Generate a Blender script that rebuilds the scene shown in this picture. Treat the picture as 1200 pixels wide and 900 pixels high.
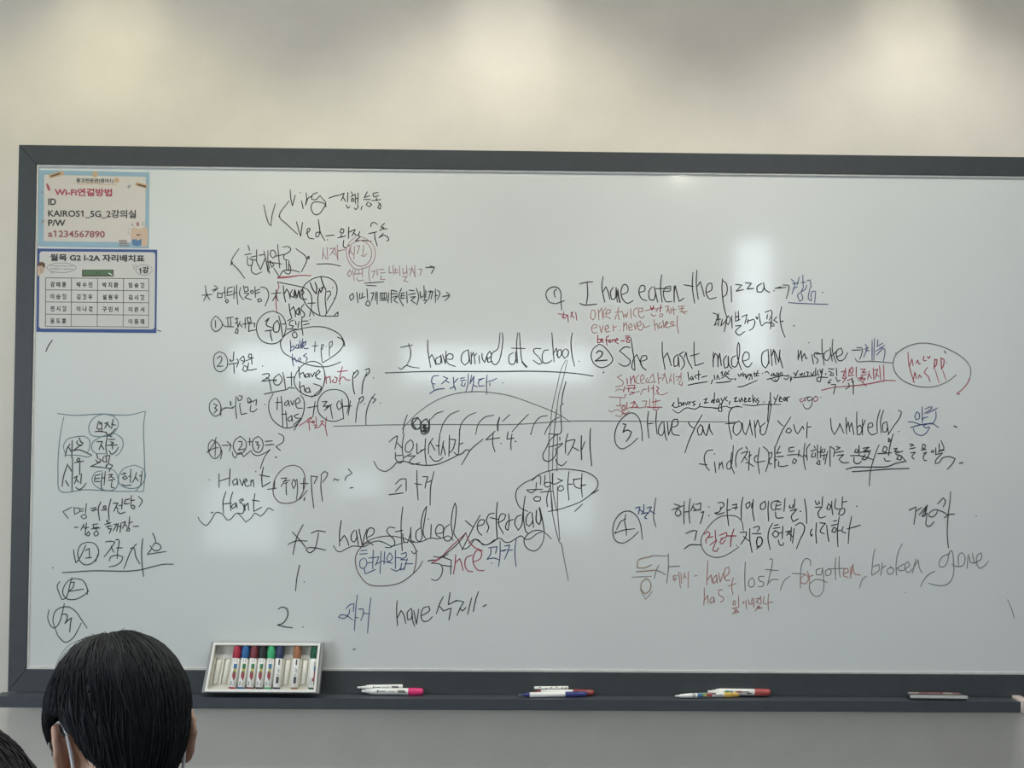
import bpy, bmesh, math, random
from mathutils import Vector, Matrix
R = math.radians
random.seed(7)
S = bpy.context.scene
for o in list(bpy.data.objects):
    bpy.data.objects.remove(o)
COL = S.collection

# ------------------------------------------------------------------ camera
F_PX = 1500.0
CAM = Vector((0.0, -3.06, 1.5))
YAW, PITCH, ROLL = 0.0161, 0.0304, 0.0088
FW = Vector((math.sin(YAW) * math.cos(PITCH), math.cos(YAW) * math.cos(PITCH), math.sin(PITCH)))
_r = FW.cross(Vector((0, 0, 1))).normalized()
_u = _r.cross(FW)
RT = _r * math.cos(ROLL) + _u * math.sin(ROLL)
UP = -_r * math.sin(ROLL) + _u * math.cos(ROLL)
cd = bpy.data.cameras.new('camera')
cam = bpy.data.objects.new('camera', cd)
COL.objects.link(cam)
cd.sensor_fit = 'HORIZONTAL'
cd.sensor_width = 36.0
cd.lens = F_PX / 1200 * 36
cd.clip_start = 0.02
m = Matrix((RT, UP, -FW)).transposed().to_4x4()
m.translation = CAM
cam.matrix_world = m
S.camera = cam

# ------------------------------------------------------------------ world, lights, exposure
S.view_settings.view_transform = 'Standard'
S.view_settings.look = 'None'
S.view_settings.gamma = 1.0
S.view_settings.exposure = -0.12
S.view_settings.use_curve_mapping = False
w = bpy.data.worlds.new('world')
S.world = w
w.use_nodes = True
w.node_tree.nodes['Background'].inputs[0].default_value = (0.75, 0.85, 1.0, 1)
w.node_tree.nodes['Background'].inputs[1].default_value = 0.15

INKW, INKV, GAP = 1.15, 0.6, 12.0   # usual pen stroke width on the board grid, how much strokes differ, and the gap between words
WINEMIT, SPOTEMIT = 9.0, 60.0   # glow of the daylit panes and of the downlight lenses
WINS = ((-1.97, -0.95, 1.77, 2.1), (-0.68, 0.79, 1.78, 2.1), (1.8, 2.13, 1.9, 2.92), (-2.15, -1.55, 0.5, 1.07), (0.38, 0.8, 0.65, 1.12), (-1.14, -0.79, 0.83, 1.18))
WASH, WASHCOL = (18.5, 28, 28), ((1, .95, .57), (1, .975, .78), (1, .985, .88))      # wall washers
BEAM, BEAMCOL, WCONE, WBLEND, BCONE = (6.0, 7.0, 8.0), ((1, .98, .62), (1, .99, .92), (1, 1, .84)), 108, 0.5, 26
PAN1, PAN2, WINL, WINB, PSPREAD, PANCOL = 9.0, 4.0, 3.0, 0.5, 110, ((.9, .97, 1.0), (.72, .76, 1.0))
BROUGH = 0.075                    # gloss of the board's enamel
CEIL = 3.0
WALL_Y = 0.022
X0, X1, Y0 = -3.2, 3.4, -6.5

def light(name, kind, loc, energy, color, target=None, **kw):
    d = bpy.data.lights.new(name, kind)
    d.energy = energy
    d.color = color
    for k, v in kw.items():
        setattr(d, k, v)
    o = bpy.data.objects.new(name, d)
    COL.objects.link(o)
    o.location = loc
    if target is not None:
        o.rotation_euler = (Vector(target) - Vector(loc)).to_track_quat('-Z', 'Y').to_euler()
    return o

WASH_X = (-0.93, 0.03, 1.02)                       # the row of wall washers over the board
WASH_Y = -0.55
for i, x in enumerate(WASH_X):                      # each has a wide soft cone and a tighter beam under it
    light('wall_wash_lamp', 'SPOT', (x, WASH_Y, CEIL - 0.03), WASH[i], WASHCOL[i], (x, WASH_Y, 0), spot_size=R(WCONE), spot_blend=WBLEND, shadow_soft_size=0.03)
    light('wall_wash_beam', 'SPOT', (x, WASH_Y, CEIL - 0.03), BEAM[i], BEAMCOL[i], (x, 0, 2.5), spot_size=R(BCONE), spot_blend=1.0, shadow_soft_size=0.03)
PANELS = ((-0.95, -1.1), (1.0, -1.1), (-0.95, -2.7), (1.0, -2.7))   # ceiling panels (long side along x)
for (x, y) in PANELS:
    light('panel_lamp', 'AREA', (x, y, CEIL - 0.035), PAN1 if y > -2 else PAN2, PANCOL[0 if y > -2 else 1], (x, y, 0), shape='RECTANGLE', size=1.1, size_y=0.26, spread=R(PSPREAD))
# daylight through the windows of the left wall and of the wall behind the camera
light('left_window_daylight', 'AREA', (X0 + 0.06, -3.0, 1.45), WINL, (0.6, 0.8, 1.0), (0.0, -1.5, 1.0), shape='RECTANGLE', size=1.8, size_y=1.3)
light('back_window_daylight', 'AREA', (0.1, Y0 + 0.08, 1.7), WINB, (0.68, 0.84, 1.0), (0.0, 0.0, 1.0), shape='RECTANGLE', size=3.6, size_y=1.0)

# ------------------------------------------------------------------ materials
def mat(name, col, rough=0.6, metal=0.0, spec=0.5, noise=0.0, nscale=40.0, bump=0.0, bscale=200.0, emit=0.0, emit_col=None, coat=0.0, stretch=None):
    m = bpy.data.materials.new(name)
    m.use_nodes = True
    nt = m.node_tree
    b = nt.nodes['Principled BSDF']
    b.inputs['Base Color'].default_value = (*col, 1)
    b.inputs['Roughness'].default_value = rough
    b.inputs['Metallic'].default_value = metal
    b.inputs['Specular IOR Level'].default_value = spec
    b.inputs['Coat Weight'].default_value = coat
    if emit:
        b.inputs['Emission Color'].default_value = (*(emit_col or col), 1)
        b.inputs['Emission Strength'].default_value = emit
    if noise or bump:
        tc = nt.nodes.new('ShaderNodeTexCoord')
        src = tc.outputs['Object']
        if stretch:
            mp = nt.nodes.new('ShaderNodeMapping')
            mp.inputs['Scale'].default_value = stretch
            nt.links.new(src, mp.inputs['Vector'])
            src = mp.outputs['Vector']
    if noise:
        n = nt.nodes.new('ShaderNodeTexNoise')
        n.inputs['Scale'].default_value = nscale
        n.inputs['Detail'].default_value = 5
        nt.links.new(src, n.inputs['Vector'])
        cr = nt.nodes.new('ShaderNodeValToRGB')
        cr.color_ramp.elements[0].position = 0.3
        cr.color_ramp.elements[1].position = 0.7
        cr.color_ramp.elements[0].color = (*[c * (1 - noise) for c in col], 1)
        cr.color_ramp.elements[1].color = (*[min(1, c * (1 + noise)) for c in col], 1)
        nt.links.new(n.outputs['Fac'], cr.inputs['Fac'])
        nt.links.new(cr.outputs['Color'], b.inputs['Base Color'])
    if bump:
        n2 = nt.nodes.new('ShaderNodeTexNoise')
        n2.inputs['Scale'].default_value = bscale
        n2.inputs['Detail'].default_value = 3
        nt.links.new(src, n2.inputs['Vector'])
        bp = nt.nodes.new('ShaderNodeBump')
        bp.inputs['Strength'].default_value = bump
        bp.inputs['Distance'].default_value = 0.002
        nt.links.new(n2.outputs['Fac'], bp.inputs['Height'])
        nt.links.new(bp.outputs['Normal'], b.inputs['Normal'])
    return m

M = {}
M['wall'] = mat('wallpaper', (0.74, 0.695, 0.62), 0.85, spec=0.2, noise=0.03, nscale=9, bump=0.25, bscale=260)
M['side_wall'] = mat('painted_wall', (0.66, 0.66, 0.65), 0.85, spec=0.2, noise=0.02, nscale=6)
M['ceiling'] = mat('ceiling_paint', (0.42, 0.42, 0.41), 0.9, spec=0.1, noise=0.02, nscale=12)
M['floor'] = mat('floor_tile', (0.085, 0.085, 0.09), 0.45, noise=0.12, nscale=5)
M['board'] = mat('enamel_board', (0.69, 0.71, 0.70), BROUGH, spec=0.5, noise=0.018, nscale=3.2)
M['frame'] = mat('charcoal_frame', (0.054, 0.061, 0.067), 0.42, spec=0.45, noise=0.06, nscale=30)
M['tray'] = mat('charcoal_tray', (0.06, 0.068, 0.08), 0.42, spec=0.45, noise=0.08, nscale=35)
M['trim'] = mat('aluminium_trim', (0.62, 0.61, 0.58), 0.45, metal=0.0, noise=0.1, nscale=40)
M['cap_end'] = mat('pale_end_cap', (0.62, 0.52, 0.49), 0.5, noise=0.03)
INK = {'K': (0.055, 0.06, 0.058), 'R': (0.42, 0.1, 0.13), 'r': (0.47, 0.27, 0.24), 'B': (0.09, 0.105, 0.23), 'G': (0.15, 0.23, 0.25),
       'N': (0.14, 0.095, 0.095), 'O': (0.35, 0.24, 0.14), 'P': (0.46, 0.29, 0.33), 'k': (0.17, 0.165, 0.16), 'g': (0.25, 0.25, 0.245)}
for k, c in INK.items():
    M['ink' + k] = mat('marker_ink_' + {'K': 'black', 'R': 'red', 'r': 'faded_red', 'B': 'navy', 'G': 'teal', 'N': 'brown', 'O': 'ochre', 'P': 'pink', 'k': 'grey', 'g': 'faint_grey'}[k], c, 0.5, spec=0.3, noise=0.12, nscale=60)

def P(name, col, rough=0.55, **kw):
    if name not in M:
        M[name] = mat(name, col, rough, **kw)
    return M[name]

# ------------------------------------------------------------------ helpers
def link(name, me, parent=None):
    o = bpy.data.objects.new(name, me)
    COL.objects.link(o)
    if parent is not None:
        o.parent = parent
    return o

def tag(o, label=None, cat=None, group=None, kind=None):
    if label: o['label'] = label
    if cat: o['category'] = cat
    if group: o['group'] = group
    if kind: o['kind'] = kind
    return o

def empty(name, loc, label, cat, group=None):
    o = bpy.data.objects.new(name, None)
    COL.objects.link(o)
    o.location = loc
    o.empty_display_size = 0.05
    return tag(o, label, cat, group)

def bm_obj(name, bm, mats, parent=None, smooth=True):
    me = bpy.data.meshes.new(name)
    bm.to_mesh(me)
    bm.free()
    for mm in (mats if isinstance(mats, (list, tuple)) else [mats]):
        me.materials.append(mm)
    if smooth:
        for p in me.polygons:
            p.use_smooth = True
    return link(name, me, parent)

def box(bm, x0, x1, y0, y1, z0, z1, bev=0.0, mi=0):
    vs = [bm.verts.new(v) for v in ((x0, y0, z0), (x1, y0, z0), (x1, y1, z0), (x0, y1, z0), (x0, y0, z1), (x1, y0, z1), (x1, y1, z1), (x0, y1, z1))]
    fs = [bm.faces.new([vs[i] for i in q]) for q in ((3, 2, 1, 0), (4, 5, 6, 7), (0, 1, 5, 4), (1, 2, 6, 5), (2, 3, 7, 6), (3, 0, 4, 7))]
    for f in fs: f.material_index = mi
    if bev:
        es = list({e for f in fs for e in f.edges})
        bmesh.ops.bevel(bm, geom=es, offset=bev, segments=2, affect='EDGES', profile=0.5)
    return vs

def lathe(bm, prof, n=24, mi=0, cap=True, T=None):
    """prof: (radius, height) along z; closed at both ends."""
    T = T or Matrix.Identity(4)
    rings = []
    for r, h in prof:
        rings.append([bm.verts.new(T @ Vector((r * math.cos(2 * math.pi * i / n), r * math.sin(2 * math.pi * i / n), h))) for i in range(n)])
    for a, b in zip(rings, rings[1:]):
        for i in range(n):
            f = bm.faces.new((a[i], a[(i + 1) % n], b[(i + 1) % n], b[i]))
            f.material_index = mi
    if cap:
        f = bm.faces.new(list(reversed(rings[0]))); f.material_index = mi
        f = bm.faces.new(rings[-1]); f.material_index = mi

def tube(bm, pts, rad, n=6, mi=0):
    """tube through points; rad is a number or a list"""
    pts = [Vector(p) for p in pts]
    k = len(pts)
    rads = rad if isinstance(rad, (list, tuple)) else [rad] * k
    rings = []
    up = None
    for i, p in enumerate(pts):
        t = (pts[min(i + 1, k - 1)] - pts[max(i - 1, 0)])
        if t.length < 1e-9: t = Vector((0, 0, 1))
        t.normalize()
        if up is None:
            up = t.orthogonal().normalized()
        else:
            up = (up - t * up.dot(t))
            up = up.normalized() if up.length > 1e-6 else t.orthogonal().normalized()
        s = t.cross(up)
        rings.append([bm.verts.new(p + (up * math.cos(2 * math.pi * j / n) + s * math.sin(2 * math.pi * j / n)) * rads[i]) for j in range(n)])
    for a, b in zip(rings, rings[1:]):
        for j in range(n):
            f = bm.faces.new((a[j], a[(j + 1) % n], b[(j + 1) % n], b[j])); f.material_index = mi
    f = bm.faces.new(list(reversed(rings[0]))); f.material_index = mi
    f = bm.faces.new(rings[-1]); f.material_index = mi

def catmull(pts, sub=5):
    if len(pts) < 3: return [Vector(p) for p in pts]
    P_ = [Vector(p) for p in pts]
    P_ = [P_[0] * 2 - P_[1]] + P_ + [P_[-1] * 2 - P_[-2]]
    out = []
    for i in range(1, len(P_) - 2):
        p0, p1, p2, p3 = P_[i - 1:i + 3]
        d1 = max(1e-6, (p1 - p0).length) ** .5; d2 = max(1e-6, (p2 - p1).length) ** .5; d3 = max(1e-6, (p3 - p2).length) ** .5
        m1 = ((p1 - p0) / d1 - (p2 - p0) / (d1 + d2) + (p2 - p1) / d2) * d2
        m2 = ((p2 - p1) / d2 - (p3 - p1) / (d2 + d3) + (p3 - p2) / d3) * d2
        for s in range(sub):
            t = s / sub
            out.append(p1 * (2 * t**3 - 3 * t**2 + 1) + m1 * (t**3 - 2 * t**2 + t) + p2 * (-2 * t**3 + 3 * t**2) + m2 * (t**3 - t**2))
    out.append(P_[-2])
    return out

def ray(px, py):
    return (FW + RT * ((px - 600) / F_PX) + UP * ((450 - py) / F_PX))
def on_y(px, py, y=0.0):                       # where a sight line meets a vertical plane
    d = ray(px, py); return CAM + d * ((y - CAM.y) / d.y)
def on_z(px, py, z):                           # where a sight line meets a level plane
    d = ray(px, py); return CAM + d * ((z - CAM.z) / d.z)

# ------------------------------------------------------------------ the room
def struct(name, bm, m):
    return tag(bm_obj(name, bm, m, smooth=False), kind='structure')
b = bmesh.new(); box(b, X0 - .1, X1 + .1, WALL_Y, WALL_Y + .12, 0, CEIL + .1); struct('wall_front', b, M['wall'])
b = bmesh.new(); box(b, X1, X1 + .1, Y0 - .1, WALL_Y, 0, CEIL + .1); struct('wall_right', b, M['side_wall'])
b = bmesh.new(); box(b, X0 - .1, X1 + .1, Y0 - .1, WALL_Y + .12, -.1, 0); struct('floor', b, M['floor'])
b = bmesh.new(); box(b, X0 - .1, X1 + .1, Y0 - .1, WALL_Y + .12, CEIL, CEIL + .1); struct('ceiling', b, M['ceiling'])
b = bmesh.new()
for (y0, y1, z0, z1) in ((Y0 - .1, -4.0, 0, CEIL), (-2.0, WALL_Y, 0, CEIL), (-4.0, -2.0, 0, .75), (-4.0, -2.0, 2.15, CEIL)):
    box(b, X0 - .1, X0, y0, y1, z0, z1)
struct('wall_left', b, M['side_wall'])
b = bmesh.new(); box(b, X0, X1, WALL_Y - .012, WALL_Y, 0, .09, .002); struct('baseboard_front', b, P('baseboard', (0.2, 0.2, 0.2)))
# windows: bright daylit panes in the wall behind the camera and one in the left wall
M['pane'] = mat('daylit_pane', (0.8, 0.87, 0.95), 0.1, emit=WINEMIT, emit_col=(0.82, 0.92, 1.0))
M['pane_dim'] = mat('dim_reflection_pane', (0.75, 0.78, 0.8), 0.5, emit=WINEMIT * .4, emit_col=(0.82, 0.92, 1.0))  # low panes, added and dimmed for the soft patches mirrored in the board
M['winframe'] = mat('window_frame_paint', (0.55, 0.55, 0.55), 0.5, noise=0.03)
WIN = WINS
b = bmesh.new()
xs = sorted({X0, X1} | {v for q in WIN for v in q[:2]})
for xa, xb in zip(xs, xs[1:]):
    q = [q for q in WIN if q[0] < (xa + xb) / 2 < q[1]]
    if not q:
        box(b, xa, xb, Y0 - .1, Y0, 0, CEIL)
    else:
        zs = [0] + [z for qq in sorted(q, key=lambda t: t[2]) for z in qq[2:4]] + [CEIL]
        for k in range(0, len(zs), 2):
            if zs[k + 1] - zs[k] > .001: box(b, xa, xb, Y0 - .1, Y0, zs[k], zs[k + 1])
struct('wall_back', b, M['side_wall'])
for n_, (xa, xb, za, zb) in enumerate(WIN):
    b = bmesh.new()
    for (p, q, r_, s_) in ((xa, xa + .03, za, zb), (xb - .03, xb, za, zb), (xa, xb, za, za + .03), (xa, xb, zb - .03, zb)):
        box(b, p, q, Y0 - .06, Y0 + .01, r_, s_)
    wo = struct('window_%d' % (n_ + 1), b, M['winframe'])
    b = bmesh.new(); box(b, xa + .03, xb - .03, Y0 - .05, Y0 - .04, za + .03, zb - .03); bm_obj('pane', b, M['pane'] if za > 1.5 else M['pane_dim'], wo, False)
b = bmesh.new()
for (p, q, r_, s_) in ((-4, -3.96, .75, 2.15), (-2.04, -2, .75, 2.15), (-4, -2, .75, .79), (-4, -2, 2.11, 2.15), (-3.02, -2.98, .75, 2.15)):
    box(b, X0 - .06, X0 + .01, p, q, r_, s_)
wo = struct('window_9', b, M['winframe'])
b = bmesh.new(); box(b, X0 - .05, X0 - .04, -3.96, -2.04, .79, 2.11); bm_obj('pane', b, M['pane'], wo, False)

# lamps in the ceiling
M['lamp_white'] = mat('lamp_housing_white', (0.75, 0.75, 0.73), 0.4, noise=0.02)
M['lamp_glow'] = mat('lamp_diffuser', (1, 0.95, 0.85), 0.3, emit=1.5, emit_col=(1.0, 0.95, 0.84))
M['spot_glow'] = mat('downlight_lens', (1, 0.93, 0.8), 0.3, emit=SPOTEMIT, emit_col=(1.0, 0.93, 0.78))
def downlight(x, y, label, grp='ceiling downlights'):
    t = empty('downlight', (x, y, CEIL), label, 'ceiling light', grp)
    b = bmesh.new(); lathe(b, ((.075, 0), (.075, -.006), (.062, -.008), (.06, -.002)), 28, cap=False); bm_obj('trim_ring', b, M['lamp_white'], t)
    b = bmesh.new(); lathe(b, ((.06, -.001), (.06, -.003)), 28); bm_obj('lens', b, M['spot_glow'], t)
for i, x in enumerate(WASH_X):
    downlight(x, WASH_Y, ('recessed warm downlight over the left part of the board', 'recessed warm downlight over the middle of the board', 'recessed warm downlight over the right part of the board')[i])
downlight(1.136, -4.65, 'recessed downlight in the ceiling above the camera, mirrored in the board')
for (x, y) in PANELS:
    t = empty('ceiling_panel_light', (x, y, CEIL), 'long flush ceiling panel light %s, %s' % ('nearer the board' if y > -2 else 'farther from the board', 'left one' if x < 0 else 'right one'), 'ceiling light', 'flush ceiling panel lights')
    b = bmesh.new()
    for q in ((-.6, .6, -.15, -.135), (-.6, .6, .135, .15), (-.6, -.585, -.135, .135), (.585, .6, -.135, .135)):
        box(b, *q, -.03, 0)
    bm_obj('lamp_frame', b, M['lamp_white'], t, False)
    b = bmesh.new(); box(b, -.585, .585, -.135, .135, -.02, -.004); bm_obj('diffuser', b, M['lamp_glow'], t, False)

# ------------------------------------------------------------------ the whiteboard
BX0, BX1, BZ0, BZ1 = -1.0895, 1.318, 0.9097, 2.1065
FX0, FX1, FZ0, FZ1 = -1.1328, 1.3615, 0.8558, 2.1532
wb = empty('whiteboard', (0.1, 0, 1.5), 'big white marker board in a charcoal frame covered in handwriting', 'whiteboard')
wb_inv = Matrix.Translation((-0.1, 0, -1.5))
def wb_part(name, b, m, smooth=False):
    b.transform(wb_inv)
    return bm_obj(name, b, m, wb, smooth)
b = bmesh.new(); box(b, BX0 - .004, BX1 + .004, 0.0, .016, BZ0 - .004, BZ1 + .004); wb_part('writing_panel', b, M['board'])
b = bmesh.new()
FY = -.005
def mitre(b, o, i, y0, y1):
    (ox0, ox1, oz0, oz1), (ix0, ix1, iz0, iz1) = o, i
    O = [(ox0, oz0), (ox1, oz0), (ox1, oz1), (ox0, oz1)]; I = [(ix0, iz0), (ix1, iz0), (ix1, iz1), (ix0, iz1)]
    for k in range(4):
        a, c = O[k], O[(k + 1) % 4]; d, e = I[(k + 1) % 4], I[k]
        v = [b.verts.new((p[0], y, p[1])) for y in (y0, y1) for p in (a, c, d, e)]
        for q in ((0, 1, 2, 3), (7, 6, 5, 4), (1, 0, 4, 5), (3, 2, 6, 7), (0, 3, 7, 4), (2, 1, 5, 6)):
            b.faces.new([v[j] for j in q])
mitre(b, (FX0, FX1, FZ0, FZ1), (BX0, BX1, BZ0, BZ1), FY, WALL_Y - .001)
bmesh.ops.recalc_face_normals(b, faces=b.faces)
bmesh.ops.bevel(b, geom=[e for e in b.edges if abs(e.verts[0].co.y - FY) < 1e-6 and abs(e.verts[1].co.y - FY) < 1e-6 and len(e.link_faces) == 2], offset=.0012, segments=2, affect='EDGES')
wb_part('frame', b, M['frame'])
b = bmesh.new()
mitre(b, (BX0, BX1, BZ0, BZ1), (BX0 + .0035, BX1 - .0035, BZ0 + .005, BZ1 - .004), -.003, .002)
bmesh.ops.recalc_face_normals(b, faces=b.faces)
tag(wb_part('inner_trim', b, M['trim']), 'thin pale metal strip inside the frame')
# marker tray: swept profile with a small lip
TZ, TB, TY = 0.8558, 0.8311, -.0581
TX0, TX1 = -1.146, on_y(1196, 825, TY).x
b = bmesh.new()
prof = [(-.004, TB + .004), (-.004, TZ - .0005), (-.048, TZ - .0005), (-.0505, TZ), (-.052, TZ + .0006), (TY + .0015, TZ + .0006), (TY, TZ + .0008), (TY, TB + .0015), (TY + .0015, TB), (-.05, TB)]
va = [b.verts.new((TX0, y, z)) for y, z in prof]; vb = [b.verts.new((TX1, y, z)) for y, z in prof]
n = len(prof)
for k in range(n):
    b.faces.new((va[k], va[(k + 1) % n], vb[(k + 1) % n], vb[k]))
b.faces.new(va); b.faces.new(list(reversed(vb)))
bmesh.ops.recalc_face_normals(b, faces=b.faces)
tray = wb_part('marker_tray', b, M['tray'])
b = bmesh.new(); box(b, TX1 + .0005, TX1 + .022, TY - .002, -.004, TB - .001, TZ + .006, .003)
b.transform(wb_inv); tag(bm_obj('tray_end_cap', b, M['cap_end'], tray), 'pale pinkish plastic end cap')

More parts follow.
